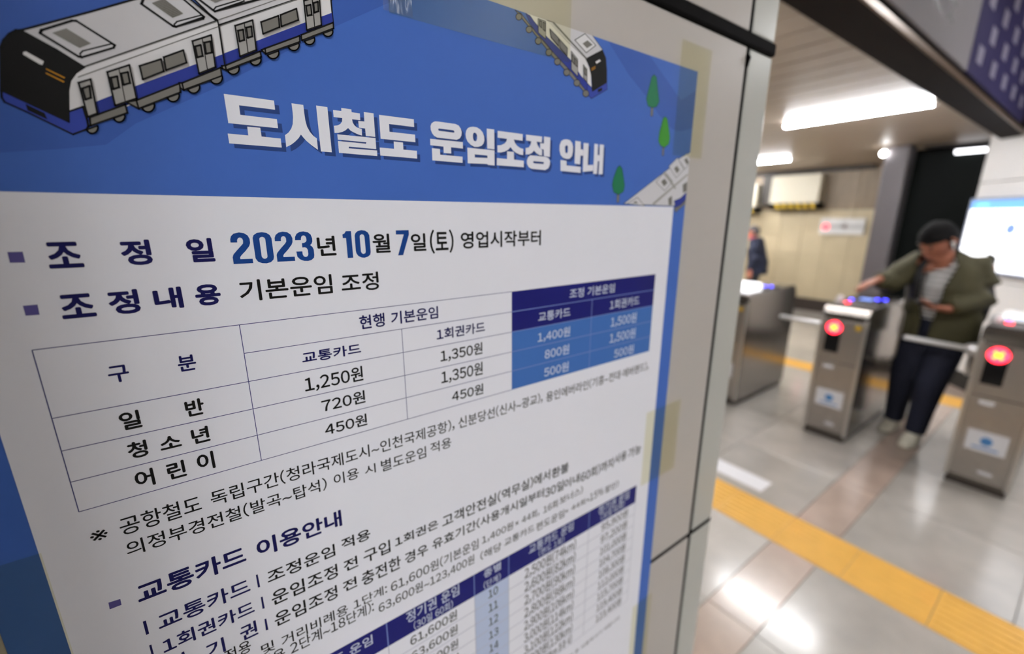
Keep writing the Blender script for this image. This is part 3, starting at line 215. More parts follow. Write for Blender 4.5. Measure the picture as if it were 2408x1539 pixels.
for z_ in (.4185, 1.1205): box('seam_gasket', -1.79, 0.6448, 0.3112, 0.3178, z_ - .0038, z_ + .0038, M_black, wall_left)
box('baseboard', -1.79, 0.645, 0.306, 0.3178, 0.002, 0.115, M_steel, wall_left)
# sealant blob squeezed out of the joint under the gap
bm = bmesh.new()
tube(bm, [(0.5825, 0.3145, 1.8225), (0.5815, 0.3110, 1.816), (0.5805, 0.3095, 1.809), (0.5822, 0.3110, 1.801), (0.5827, 0.3140, 1.794)], [.0016, .0030, .0042, .0028, .0014], 10)
obj('sealant', bm, M_black, wall_left, smooth=True)

# ---------------------------------------------------------------- the poster
PX0, PZ0, PY = -0.115, 0.935, 0.3094       # lower left corner of the sheet on the wall
def P(x, y, layer=0): return Vector((PX0 + x / 1000.0, PY - 0.00003 * layer, PZ0 + y / 1000.0))
poster = tag(empty('poster', (PX0, PY, PZ0)), 'large blue and white printed fare notice poster with trains, taped to the panelled column', 'poster')
def pchild(name, bm, mats):
    for v in bm.verts: v.co -= Vector((PX0, PY, PZ0))
    return obj(name, bm, mats, poster)
PR = dict(rough=0.45, spec=0.15)
PC = {
 'blue': (68, 108, 192), 'dblue': (60, 96, 178), 'shadow': (42, 68, 128), 'sheetwhite': (238, 240, 249), 'title': (238, 240, 249),
 'k': (18, 18, 18), 'n': (20, 20, 84), 'b': (20, 66, 140), 'w': (200, 208, 226), 'bullet': (92, 86, 150),
 'roof': (212, 212, 216), 'white': (230, 230, 232), 'navyb': (44, 60, 150), 'blueg': (52, 72, 168), 'black': (12, 12, 12), 'orange': (196, 136, 30),
 'line': (120, 120, 118), 'grey': (122, 120, 114), 'grey2': (124, 122, 116), 'greyl': (164, 163, 160), 'green': (34, 120, 82), 'lime': (62, 146, 48), 'trunk': (110, 110, 105),
 'pale': (214, 214, 218), 'tblue': (66, 112, 184), 'tnavy': (28, 30, 110), 'pblue': (190, 204, 232), 'tline': (70, 74, 130), 'wline': (120, 140, 196), 'faint': (188, 190, 206)}
def pm(k): return mat('print_' + k, PC[k], **PR)
def fill(bm, loops, layer, mi=0):
    vecs = [[P(x, y, layer) for x, y in lp] for lp in loops]
    flat = [bm.verts.new(v) for lp in vecs for v in lp]
    for t in tessellate_polygon([[(v.x, v.z, 0) for v in lp] for lp in vecs]):
        try:
            f = bm.faces.new([flat[i] for i in t]); f.material_index = mi
        except ValueError: pass
def seg(bm, a, b, w, layer, mi=0):
    dx, dy = b[0] - a[0], b[1] - a[1]; L = math.hypot(dx, dy)
    if L < 1e-6: return
    ux, uy = dx / L * w / 2, dy / L * w / 2
    q4 = [(a[0] - ux - uy, a[1] - uy + ux), (a[0] - ux + uy, a[1] - uy - ux), (b[0] + ux + uy, b[1] + uy - ux), (b[0] + ux - uy, b[1] + uy + ux)]
    f = bm.faces.new([bm.verts.new(P(x, y, layer)) for x, y in q4]); f.material_index = mi
# sheet, with a slight curl in the paper's thickness only
bm = bmesh.new()
v = [Vector((0, 0, 0)), Vector((.594, 0, 0)), Vector((.594, 0, .841)), Vector((0, 0, .841))]
bx(bm, 0, .594, 0, .0004, 0, .841)
obj('sheet', bm, pm('blue'), poster)
bm = bmesh.new(); fill(bm, [[(22, 26), (571.3, 26), (571.3, 696.5), (22, 696.5)]], 3); pchild('white_field', bm, pm('sheetwhite'))
def illus(name, data, base):
    cols = []; bm = bmesh.new(); lay = base
    for col, st, pts in data:
        if col not in cols: cols.append(col)
        pts = clip(pts)
        if len(pts) < 3: continue
        lay += 0.35
        fill(bm, [pts], lay, cols.index(col))
        if st:
            if 'black' not in cols: cols.append('black')
            lay += 0.35
            for i in range(len(pts)):
                a, b = pts[i], pts[(i + 1) % len(pts)]
                if (a[1] > 840.9 and b[1] > 840.9) or (a[0] > 593.9 and b[0] > 593.9): continue
                seg(bm, a, b, st, lay, cols.index('black'))
    return pchild(name, bm, [pm(c) for c in cols])
def clip(pts):
    def half(ps, f, g):
        out = []
        for i in range(len(ps)):
            a, b = ps[i], ps[(i + 1) % len(ps)]; fa, fb = f(a), f(b)
            if fa >= 0: out.append(a)
            if (fa < 0) != (fb < 0):
                t = fa / (fa - fb); out.append((a[0] + (b[0] - a[0]) * t, a[1] + (b[1] - a[1]) * t))
        return out
    pts = half(pts, lambda p: 841 - p[1], 0)
    return half(pts, lambda p: 594 - p[0], 0)
for d_ in BG: illus('landscape_print', [d_], 1)
illus('front_train_print', TRAIN, 2)
illus('far_train_print', TRAIN2, 2)
for i in range(3): illus('tree_print', TREES[i * 2:i * 2 + 2], 4)
illus('pale_train_print', PALET, 3.2)
# title, one object per syllable
k0 = 0
for n_ in (2, 2, 3, 2, 3, 3, 2, 3, 3, 2):
    bm = bmesh.new(); bs = bmesh.new()
    for loops in TITLE[k0:k0 + n_]:
        fill(bm, loops, 6); fill(bs, [[(x + 2.3, y - 2.3) for x, y in lp] for lp in loops], 4)
    k0 += n_
    sh_ = pchild('title_shadow', bs, pm('shadow')); pchild('title_letter', bm, pm('title'))
for loops in DIGITS:
    bm = bmesh.new(); fill(bm, loops, 7.5); pchild('date_digit', bm, pm('b'))
# bullets and small bars
for p in BUL:
    bm = bmesh.new(); fill(bm, [p], 5); pchild('bullet_mark', bm, pm('bullet'))
for p in BARS:
    bm = bmesh.new(); fill(bm, [p], 5); pchild('divider_bar', bm, pm('n'))
# fare table
def rects(name, col, rs, layer):
    for x0, x1, y0, y1 in rs:
        bm = bmesh.new(); fill(bm, [[(x0, y0), (x1, y0), (x1, y1), (x0, y1)]], layer)
        pchild(name, bm, pm(col))
X1 = [41.0, 130.2, 234.5, 339.2, 443.2, 547.4]; Y1 = [620.0, 601.4, 582.4, 563.3, 544.3, 525.5]
lw = .45
rs = [(X1[0], X1[3], y - lw / 2, y + lw / 2) for y in (Y1[0], Y1[2], Y1[3], Y1[4], Y1[5])] + [(X1[1], X1[3], Y1[1] - lw / 2, Y1[1] + lw / 2)]
rs += [(X1[0] - lw / 2, X1[0] + lw / 2, Y1[5], Y1[0]), (X1[1] - lw / 2, X1[1] + lw / 2, Y1[5], Y1[0]), (X1[2] - lw / 2, X1[2] + lw / 2, Y1[5], Y1[1])]
rects('table_rules', 'tline', rs, 5)
rects('table_header', 'tnavy', [(X1[3], X1[5], Y1[2], Y1[0])], 5)
rects('table_body', 'tblue', [(X1[3], X1[5], Y1[5], Y1[2])], 5)
rects('table_rules', 'wline', [(X1[3], X1[5], y - .4, y + .4) for y in Y1[1:5]] + [(X1[4] - .4, X1[4] + .4, Y1[5], Y1[1])], 6)
# season ticket table
X2 = [60.0, 112.0, 202.9, 292.6, 335.2, 456.0, 544.5]; YT, YB = 338.8, 312.6
rects('table_header', 'tnavy', [(X2[0], X2[6], YB, YT)], 5)
rects('table_column', 'pblue', [(X2[3], X2[4], YB - 18.13 * 9, YB), (X2[0], X2[1], YB - 18.13 * 9, YB)], 5)
rects('table_rules', 'faint', [(X2[0], X2[6], YB - 18.13 * k - .35, YB - 18.13 * k + .35) for k in range(1, 10)] + [(x - .35, x + .35, YB - 18.13 * 9, YB) for x in X2], 6)
rects('table_rules', 'wline', [(x - .5, x + .5, YB, YT) for x in X2[1:6]], 6)
# lettering
WIDE = {**{str(i): chr(0xFF10 + i) for i in range(10)}, ',': chr(0xFF0C), '(': chr(0xFF08), ')': chr(0xFF09), '%': chr(0xFF05), ':': chr(0xFF1A), 'k': chr(0xFF4B), 'm': chr(0xFF4D)}
glyphs = {}
def glyph(c):
    """outline of one character as (verts, faces, ink width); digits and signs are set close together"""
    if c in glyphs: return glyphs[c]
    cu = bpy.data.curves.new('t', 'FONT'); cu.body = WIDE.get(c, c); cu.resolution_u = 3
    o = bpy.data.objects.new('t', cu); C.objects.link(o)
    bpy.context.view_layer.update()
    me = bpy.data.meshes.new_from_object(o.evaluated_get(bpy.context.evaluated_depsgraph_get()))
    bpy.data.objects.remove(o); bpy.data.curves.remove(cu)
    vs = [(v.co.x, v.co.y) for v in me.vertices]; fs = [tuple(p.vertices) for p in me.polygons]
    bpy.data.meshes.remove(me)
    if c in WIDE and vs:
        x0 = min(v[0] for v in vs); vs = [(x - x0 + .05, y) for x, y in vs]; adv = max(v[0] for v in vs) + .05
        if c == '1': adv = max(adv, .5)
    elif c == ' ': adv = .30
    elif c == '~': adv = .60
    elif c == chr(0xB7): adv = .3
    else: adv = .92
    glyphs[c] = (vs, fs, adv); return glyphs[c]
def text_data(s):
    V_, F_, pen = [], [], 0.0
    for c in s:
        vs, fs, adv = glyph(c); n0 = len(V_)
        V_ += [(x + pen, y) for x, y in vs]; F_ += [tuple(i + n0 for i in f) for f in fs]; pen += adv
    return V_, F_
def lay_text(s, x0, x1, y0, y1, w, fn):
    """fit the string's ink into a box; w thickens the strokes by stacked, slightly shifted copies"""
    V_, F_ = text_data(s)
    xs = [v[0] for v in V_]; core = ''.join(ch for ch in s if ch not in '(),~:' + chr(0xB7))
    ys = [v[1] for v in (text_data(core)[0] or V_)]; a, b, c, d = min(xs), max(xs), min(ys), max(ys)
    x0 += w; x1 -= w; y0 += w; y1 -= w
    offs = [(0, 0)]
    if w > .35: offs += [(w * math.cos(k * PI / 6), w * math.sin(k * PI / 6)) for k in range(12)] + [(w * .5 * math.cos(k * PI / 2), w * .5 * math.sin(k * PI / 2)) for k in range(4)]
    elif w > .05: offs += [(w, 0), (-w, 0), (0, w), (0, -w)]
    VV, FF = [], []
    for k, (ox, oy) in enumerate(offs):
        n0 = len(VV)
        VV += [fn(x0 + (x - a) / (b - a) * (x1 - x0) + ox, y0 + (y - c) / (d - c) * (y1 - y0) + oy, k * .12) for x, y in V_]
        FF += [tuple(i + n0 for i in f) for f in F_]
    me = bpy.data.meshes.new('lettering'); me.from_pydata(VV, [], FF); return me
O_ = Vector((PX0, PY, PZ0))
for s, x0, x1, y0, y1, col, wgt in TEXT:
    obj('lettering', lay_text(s, x0, x1, y0, y1, wgt, lambda x, y, k: P(x, y, 7.5 + k) - O_), pm(col), poster)

# adhesive tape
def tape_mat(name, tint, fac):
    m = bpy.data.materials.new(name); m.use_nodes = True; nt = m.node_tree; nt.nodes.remove(nt.nodes['Principled BSDF'])
    t = nt.nodes.new('ShaderNodeBsdfTransparent'); t.inputs[0].default_value = tint
    g = nt.nodes.new('ShaderNodeBsdfGlossy'); g.inputs['Roughness'].default_value = .3
    mx = nt.nodes.new('ShaderNodeMixShader'); mx.inputs[0].default_value = fac
    nt.links.new(t.outputs[0], mx.inputs[1]); nt.links.new(g.outputs[0], mx.inputs[2]); nt.links.new(mx.outputs[0], nt.nodes['Material Output'].inputs[0])
    return m
M_tape = tape_mat('adhesive_tape', (.968, .962, .895, 1), .008)
M_tape2 = tape_mat('clear_tape', (.93, .95, .95, 1), .09)
def tape(x0, x1, y0, y1, label, m, wr=0.0):
    bm = bmesh.new(); nx, ny = 14, 6; g = {}
    for i in range(nx + 1):
        for j in range(ny + 1):
            x = x0 + (x1 - x0) * i / nx; y = y0 + (y1 - y0) * j / ny
            lift = 0.0006 + wr * max(0, noise.noise(Vector((x * .35, y * .2, 0))))
            g[i, j] = bm.verts.new((x / 1000, -lift, y / 1000))
    for i in range(nx):
        for j in range(ny): bm.faces.new((g[i, j], g[i + 1, j], g[i + 1, j + 1], g[i, j + 1]))
    o = obj('adhesive_tape', bm, m); o.location = (PX0, PY, PZ0)
    so = o.modifiers.new('s', 'SOLIDIFY'); so.thickness = 0.00005
    return tag(o, label, 'tape')
tape(240, 401, 814.5, 866, 'long strip of yellowed clear tape across the top edge of the blue poster', M_tape, 0.0)
tape(560, 617, 752, 866, 'yellowed tape strip over the upper right corner of the poster', M_tape)
tape(553, 628, 334, 441, 'yellowed tape strip halfway down the right edge of the poster', M_tape)
tape(-45, 23, 400, 508, 'yellowed tape strip on the left edge of the poster near its lower corner', M_tape)
tape(559, 604, -10, 128, 'yellowed tape strip at the lower right corner of the poster', M_tape)
# crumpled clear end of the upper tape
bm = bmesh.new(); g = {}
for i in range(17):
    for j in range(9):
        x = 236 + 20 * i / 16; y = 815 + 26 * j / 8
        g[i, j] = bm.verts.new((x / 1000, -0.0009 - .0025 * abs(noise.noise(Vector((x * .5, y * .12, 3)))), y / 1000))
for i in range(16):
    for j in range(8): bm.faces.new((g[i, j], g[i + 1, j], g[i + 1, j + 1], g[i, j + 1]))
o = obj('tape_scrap', bm, M_tape2, smooth=True); o.location = (PX0, PY, PZ0)
tag(o, 'crumpled shiny end of clear tape at the top edge of the poster, above the title', 'tape')

# ---------------------------------------------------------------- ceiling
M_ceil = mat('ceiling_metal', (160, 145, 129), 0.45, 0.0, var=0.03, scale=3)
ceiling = tag(box('ceiling', 0.66, 9.2, 0.80, 6.2, 2.43, 2.5, mat('ceiling_void', (40, 36, 32), 0.8)), kind='structure')
for k in range(42):
    x = 0.68 + k * 0.2
    o = box('ceiling_slat', x + .004, x + .196, 0.83, 6.1, 2.405, 2.428, M_ceil, ceiling, bevel=0.004)
    if k: o.data = bpy.data.objects['ceiling_slat'].data; o.location.x = k * 0.2
ceiling_near = tag(box('ceiling_near', -3.2, 9.2, -3.6, 0.64, 2.96, 3.1, M_ceil), kind='structure')
# ceiling beam / fascia between the low and the high ceiling
beam = tag(box('trim_1', 0.66, 6.9, 0.642, 0.795, 2.3, 3.1, mat('dark_soffit', (26, 20, 19), 0.75, spec=.1)), kind='structure')
box('beam_edge', 0.66, 6.9, 0.632, 0.6418, 2.3, 2.325, mat('bronze_trim', (112, 92, 76), 0.35, 0.4), beam)
M_sign = mat('sign_face', (128, 124, 128), 0.75, spec=.1)
M_navy = mat('route_map_navy', (46, 42, 76), 0.75, spec=.1)
sg = tag(empty('hanging_sign', (2.3, 0.63, 2.34)), 'long grey sign board with dark lettering on the side of the ceiling beam', 'sign')
box('sign_board', -1.0, 1.0, -0.012, 0.0015, 0, 0.62, M_sign, sg, bevel=.002)
def face_text(s, X, Z, hgt, wid, m, parent, y=-0.0135):
    obj('lettering', lay_text(s, X, X + wid, Z, Z + hgt, .004, lambda x, z, k: Vector((x, y, z))), m, parent)
face_text('나가는 곳', -.05, .1, .16, .62, mat('sign_text', (52, 50, 54), .5), sg)
rm = tag(empty('route_map_sign', (4.35, 0.63, 2.34)), 'dark navy route map board with pale shapes on the side of the ceiling beam', 'sign')
box('sign_board', -1.04, 1.04, -0.012, 0.0015, 0, 0.62, M_navy, rm, bevel=.002)
M_gm = mat('route_map_pale', (126, 122, 140), .5)
for k in range(9):
    x = -.9 + k * .2
    for r in range(4):
        if (k + r) % 2 == 0: box('map_patch', x, x + .13, -.0135, -.012, .07 + r * .13, .15 + r * .13, M_gm, rm)

# ---------------------------------------------------------------- tube lights
M_tube = mat('fluorescent_tube', (255, 255, 255), 0.4, emit=TUBE, ecol=(250, 252, 255))
M_house = mat('lamp_housing', (200, 195, 190), 0.5)
def fixture(x, y0, y1, z, label, group=None):
    t = tag(empty('ceiling_light', (x, (y0 + y1) / 2, z)), label, 'light', group)
    L = (y1 - y0) / 2
    box('housing', -.028, .028, -L - .02, L + .02, -.012, 0.0, M_house, t, bevel=.002)
    for s in (-1, 1):
        bm = bmesh.new(); tube(bm, [(s * .014, -L, -.027), (s * .014, L, -.027)], .0115, 12, True)
        obj('tube', bm, M_tube, t, smooth=True)
        for e in (-1, 1): box('lamp_holder', s * .014 - .0125, s * .014 + .0125, e * (L + .012) - .008, e * (L + .012) + .008, -.040, -.0118, M_house, t)
    return t
fixture(4.28, 0.93, 1.87, 2.405, 'long twin tube ceiling light in front of the dark beam, largest in view')
fixture(6.72, 2.82, 3.8, 2.405, 'smaller twin tube ceiling light farther back beside the poster column')
fixture(1.9, 1.15, 2.1, 2.405, 'twin tube ceiling light right behind the poster column')
sp = tag(empty('pillar_glint', (6.5, 1.75, 2.405)), 'small glowing white ball standing in for a glint at the top of the grey pillar', 'light')  # glowing ball put where the pillar edge reflects light
bm = bmesh.new(); ball(bm, (0, 0, -.085), .032, 3); obj('glint_ball', bm, mat('glint_glow', (255, 255, 255), .3, emit=14.0), sp, smooth=True)
bm = bmesh.new(); tube(bm, [(0, 0, -.055), (0, 0, 0)], .012, 10, False); obj('stem', bm, M_house, sp)
fixture(8.0, 4.1, 5.3, 2.405, 'unseen tube light added above the far left corner')  # hidden lamp added to brighten the far wall
ADDED_TUBES = [(1.9, -2.2, 'nearest the poster'), (3.9, -.55, 'above the gates'), (7.0, -1.2, 'at the far end'), (-.95, -2.1, 'behind the camera, first'), (-1.25, -2.1, 'behind the camera, second'), (-1.55, -2.1, 'behind the camera, third')]  # lamps out of view, added to light the poster and the white wall
M_wend = mat('end_wall', (190, 176, 150), .6)
for x, y, n_ in ADDED_TUBES: fixture(x, y - .5, y + .5, 2.96, 'unseen tube light added to the high ceiling ' + n_)
fixture(5.4, 2.9, 4.1, 2.405, 'unseen tube light added behind the poster column, middle row')  # added out of sight to lift the far wall and ceiling
fixture(6.72, 4.0, 5.2, 2.405, 'unseen tube light added behind the poster column, far row')  # another hidden lamp, added for the far wall's brightness
# out-of-view pilaster added to shade the poster's left edge
pl = tag(box('shade_pilaster', -.62, -.155, .05, .3085, 0, 2.955, mat('shade_pilaster_steel', (92, 90, 88), .45, .3), bevel=.004), kind='structure')

tag(box('wall_end', -1.8, 9.2, 6.21, 6.35, 0, 2.5, M_wend), kind='structure')
tag(box('wall_rear', -1.95, -1.81, -3.6, 6.2, 0, 3.2, mat('rear_wall', (96, 92, 88), .6)), kind='structure')
tag(box('wall_side', -1.8, 9.2, -3.75, -3.61, 0, 3.2, mat('side_wall', (170, 164, 156), .6)), kind='structure')
# ---------------------------------------------------------------- far wall and its fittings
M_beige = mat('beige_tile', (200, 184, 152), 0.4, var=0.05, scale=3)
M_upper_shade = mat('shaded_upper_panel', (138, 120, 98), .5, var=.18, scale=4, stretch=(1, 4, .6))  # ceiling shade painted into the upper panels as a darker brown
far = tag(box('wall_back', 8.72, 8.9, -3.6, 6.2, 0, 3.2, mat('wall_joint', (120, 106, 86), .7)), kind='structure')
n0 = None
for j in range(14):
    for r in range(3):
        y = 1.12 + j * .36; z = (0.22, 0.98, 1.74)[r]; hgt = (.757, .757, .655)[r]
        box('wall_panel', 8.7, 8.7195, y + .003, y + .357, z, z + hgt, M_beige if r < 2 else M_upper_shade, far, bevel=.002)
box('baseboard', 8.685, 8.7195, 1.1, 6.1, 0, .215, mat('dark_base', (58, 48, 42), .5), far)
box('lintel', 8.62, 8.7, 2.4, 6.1, 2.345, 2.404, mat('dark_lintel', (34, 28, 24), .6), far)
M_cream = mat('cream_box', (214, 206, 186), .5); M_hz = mat('hazard_yellow', (214, 176, 30), .5)
def hazard_box(y0, y1, z0, z1, label):
    t = tag(empty('shutter_box', (8.55, (y0 + y1) / 2, z0)), label, 'box')
    w = (y1 - y0) / 2
    box('housing', -.12, .14, -w, w, .09, z1 - z0, M_cream, t, bevel=.01)
    box('lower_edge', -.125, .14, -w - .01, w + .01, 0, .088, M_black, t)
    n = int(2 * w / .11)
    for k in range(n):
        bm = bmesh.new(); y = -w + .02 + k * .11
        a = [(-.1275, y, .004), (-.1275, y + .055, .004), (-.1275, y + .095, .084), (-.1275, y + .04, .084)]
        lo = [bm.verts.new(p) for p in a]; hi = [bm.verts.new((p[0] + .0024, p[1], p[2])) for p in a]
        bm.faces.new(lo); bm.faces.new(hi[::-1])
        for q_ in range(4): bm.faces.new((lo[q_], lo[(q_ + 1) % 4], hi[(q_ + 1) % 4], hi[q_]))
        obj('hazard_stripe', bm, M_hz, t)
hazard_box(3.02, 3.78, 1.76, 2.31, 'cream shutter box with yellow and black hazard edge high on the beige wall')
hazard_box(4.02, 4.75, 1.70, 2.20, 'shutter box with hazard edge partly hidden by the poster column')
box('recess_panel', 8.55, 8.6995, 3.80, 3.99, 1.84, 2.34, mat('grey_recess', (66, 62, 58), .6), far)
ws = tag(empty('wall_sign', (8.69, 2.70, 1.34)), 'small white wall sign with a red lamp and dark arrow on the beige wall', 'sign')
box('sign_board', -.03, .008, -.31, .31, 0, .26, mat('sign_white', (228, 226, 224), .4), ws, bevel=.004)
bm = bmesh.new(); disc(bm, (-.034, .22, .12), .05, (1, 0, 0), .008); obj('red_lamp', bm, mat('red_lamp', (255, 60, 70), .3, emit=2.2), ws)
bm = bmesh.new()
for a in ([(-.032, .02, .13), (-.032, -.07, .17), (-.032, -.07, .09)], [(-.032, .09, .145), (-.032, .09, .115), (-.032, .02, .115), (-.032, .02, .145)]):
    bm.faces.new([bm.verts.new(p) for p in a])
so = obj('arrow_mark', bm, mat('dark_red', (110, 28, 34), .5), ws).modifiers.new('s', 'SOLIDIFY'); so.thickness = .001
box('grey_band', -.033, -.0302, -.3, .3, .1, .15, mat('light_grey_band', (190, 188, 188), .5), ws)
# pillar, dark opening
pil = tag(box('steel_pillar', -.13, .13, -.11, .11, 0, 2.4, mat('pillar_steel', (118, 113, 116), .4, .4, var=.04, scale=4), bevel=.02), 'grey steel clad pillar standing behind the middle fare gate', 'pillar')
pil.location = (6.68, 1.64, 0); pil.rotation_euler = (0, 0, 0)
gl = tag(box('door_1', 7.0, 7.05, .55, 1.62, 0, 2.38, mat('dark_green_glass', (6, 12, 10), .5, spec=.12)), kind='structure')
box('door_frame', 6.985, 7.06, .50, .56, 0, 2.38, M_steel, gl); box('door_frame', 6.985, 7.06, .56, 1.62, 2.33, 2.38, M_black, gl)
tag(box('trim_2', 6.9, 7.2, -3.6, 1.5, 2.385, 2.955, mat('dark_soffit2', (44, 38, 36), .5)), kind='structure')

# ---------------------------------------------------------------- white wall at 45 degrees with a lit map
ang = math.atan2(-.687, -.727)
ww = empty('wall_right', (6.12, .87, 0), ang)
tag(ww, kind='structure')
M_ww = mat('white_wall', (248, 246, 246), .45, var=.02, scale=2)
# local x runs towards the camera along the wall, local y+ = front side is found by sign below
sgn = 1 if (Vector((-math.sin(ang), math.cos(ang), 0)).dot(Vector((-6.12, -.87, 0))) > 0) else -1
def wb(name, x0, x1, d0, d1, z0, z1, m, parent=None, bevel=0):
    a, b = sorted((sgn * d0, sgn * d1)); return box(name, x0, x1, a, b, z0, z1, m, parent or ww, bevel)
wb('wall_panel', 0.0, 1.298, -.12, 0, .16, 1.05, M_ww, bevel=.004); wb('wall_panel', 1.302, 3.4, -.12, 0, .16, 1.05, M_ww, bevel=.004)
wb('wall_panel', 0.0, 1.298, -.12, 0, 1.056, 1.93, M_ww, bevel=.004); wb('wall_panel', 1.302, 3.4, -.12, 0, 1.056, 1.93, M_ww, bevel=.004)
wb('wall_panel', 0.0, 3.4, -.12, 0, 1.936, 2.36, M_ww, bevel=.004)
wb('baseboard', 0.0, 3.4, -.12, .012, 0, .155, mat('black_base', (20, 18, 18), .4))
lb = tag(empty('lit_map_board', (0, 0, 0)), 'backlit white station map board with blue header on the white wall', 'sign')
lb.location = Vector((6.12, .87, 0)); lb.rotation_euler = (0, 0, ang)
wb('frame', -.02 + .04, 1.9, .0005, .05, 1.12, 1.79, mat('board_frame', (150, 160, 186), .4), lb, .004)
wb('lit_panel', .05, 1.87, .0505, .053, 1.15, 1.69, mat('lit_white', (250, 252, 255), .4, emit=1.25), lb)
wb('lit_header', .05, 1.87, .0505, .053, 1.692, 1.765, mat('lit_blue', (96, 156, 226), .4, emit=.75), lb)
wb('header_mark', .12, .24, .0532, .0545, 1.70, 1.755, mat('lit_teal', (110, 190, 200), .4, emit=.7), lb)
wb('map_rule', .05, 1.87, .0532, .0545, 1.352, 1.366, mat('lit_grey', (190, 196, 220), .4, emit=.6), lb)
bm = bmesh.new(); disc(bm, (.52, sgn * .054, 1.52), .045, (0, 1, 0), .002); obj('map_mark', bm, mat('lit_mark', (110, 140, 200), .4, emit=.5), lb)
tag(box('light_strip', 6.95, 7.0, 1.0, 1.24, 2.3, 2.335, mat('lit_strip', (250, 250, 255), .4, emit=3.0)), 'small bright ceiling strip light at the top of the white wall', 'light')

# ---------------------------------------------------------------- fare gates
M_led_r = mat('led_red', (255, 40, 60), .3, emit=4.0); M_led_o = mat('led_orange', (255, 150, 30), .3, emit=3.0)
M_led_b = mat('led_blue', (70, 70, 255), .3, emit=5.0); M_led_p = mat('led_pale', (120, 150, 235), .3, emit=.8)
M_edge = mat('gate_edge_steel', (196, 192, 186), .28, .8)
M_plinth = mat('gate_plinth', (66, 58, 52), .5)
M_stk = mat('sticker_white', (216, 216, 220), .5); M_stb = mat('sticker_blue', (70, 130, 190), .5); M_sty = mat('sticker_yellow', (200, 160, 20), .5)
M_antiglare = mat('antiglare_plate_dark', (92, 87, 84), .65)
def gate(yc, label, arm=True, glow=True):
    W, Ln, Ht = .14, .92, .97
    t = tag(empty('fare_gate', (3.64, yc, 0)), label, 'fare gate', 'stainless turnstile fare gates')
    # cabinet with sloped front shoulder (profile in x-z, extruded in y)
    prof = [(0, .045), (.0, .955), (.014, .99), (.05, Ht + .03), (Ln - .05, Ht + .03), (Ln, .93), (Ln, .045)]
    bm = bmesh.new()
    a = [bm.verts.new((x, -W, z)) for x, z in prof]; b = [bm.verts.new((x, W, z)) for x, z in prof]
    bm.faces.new(a); bm.faces.new(b[::-1])
    for i in range(len(prof)): bm.faces.new((a[i], b[i], b[(i + 1) % len(prof)], a[(i + 1) % len(prof)]))
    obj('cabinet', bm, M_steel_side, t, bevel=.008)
    box('plinth', .015, Ln - .015, -W + .012, W - .012, 0, .0445, M_plinth, t)
    box('front_panel', -.006, -.0005, -W + .022, W - .022, .60, .905, M_steel, t, bevel=.002)
    box('front_panel', -.006, -.0005, -W + .022, W - .022, .07, .594, M_steel, t, bevel=.002)
    for s in (-1, 1): box('edge_trim', -.010, .004, s * (W - .011) - .010, s * (W - .011) + .010, .05, .925, M_edge, t, bevel=.003)
    y = .05
    box('display_window', -.010, -.0062, y - .045, y + .045, .67, .895, M_dark, t, bevel=.002)
    bm = bmesh.new(); disc(bm, (-.0125, y, .852), .046, (1, 0, 0), .004)
    d = obj('display_ring', bm, M_led_r, t)
    bm = bmesh.new()
    for sg_ in (-1, 1):
        c, s_ = math.cos(PI / 4 * sg_), math.sin(PI / 4 * sg_)
        q4 = [(-.026, -.007), (.026, -.007), (.026, .007), (-.026, .007)]
        bm.faces.new([bm.verts.new((-.0152 - .0002 * sg_, y + u * c - v_ * s_, .852 + u * s_ + v_ * c)) for u, v_ in q4])
    obj('cross_mark', bm, M_led_o, t)
    # small plates and stickers
    box('name_plate', -.008, -.0062, .01, .075, .545, .572, M_stk, t)
    st = box('sticker', -.008, -.0062, -.085, .085, .255, .385, M_stk, t)
    bm = bmesh.new(); disc(bm, (-.0087, 0, .325), .026, (1, 0, 0), .001); obj('sticker_emblem', bm, M_stb, t)
    box('sticker_line', -.0087, -.0081, -.055, .055, .275, .285, M_stb, t)
    box('name_plate', -.008, -.0062, -.06, .0, .115, .135, M_stk, t)
    bm = bmesh.new(); disc(bm, (-.0075, -.088, .87), .019, (1, 0, 0), .002); obj('round_sticker', bm, M_sty, t)
    # top: reader pad with lamps
    box('reader_pad', .26, .60, -W + .02, W - .02, 1.0005, 1.014, M_dark, t, bevel=.003)
    box('antiglare_plate', .06, .255, -W + .006, W - .006, 1.0003, 1.0055, M_antiglare, t, bevel=.002)  # dark plate added to dull the tube reflection on the gate top
    if glow:
        for (x, yy) in ((.33, .075), (.50, -.085), (.47, -.045)):
            bm = bmesh.new(); disc(bm, (x, yy, 1.0165), .013, (0, 0, 1), .004, 16); obj('blue_lamp', bm, M_led_b, t)
        box('reader_glow', .38, .46, -.03, .045, 1.0145, 1.0165, M_led_p, t)
        bm = bmesh.new(); disc(bm, (.20, .06, 1.008), .018, (0, 0, 1), .008, 16); obj('red_lamp', bm, M_led_r, t)
    # arm hub and tripod arms on the +y side
    if arm:
        bm = bmesh.new(); tube(bm, [(.28, W - .01, .80), (.28, W + .05, .80)], [.05, .04], 20); obj('arm_hub', bm, M_chrome, t, smooth=True)
        for dr in ((0, 1, .02), (.85, .06, -.5), (.75, .06, -.66)):
            v_ = Vector(dr).normalized(); p0 = Vector((.28, W + .045, .80))
            bm = bmesh.new(); tube(bm, [p0, p0 + v_ * .33], .017, 14); obj('arm', bm, M_chrome, t, smooth=True)
    bm = bmesh.new(); tube(bm, [(.24, W - .02, 1.007), (.24, W - .02, 1.03)], [.03, .022], 16); obj('top_cap', bm, M_white, t, smooth=True)
    return t
g2 = gate(1.012, 'middle steel fare gate, with two blue lamps on top beside the man\'s hand')
g3 = gate(.211, 'nearest steel fare gate at the right edge, with red cross display')
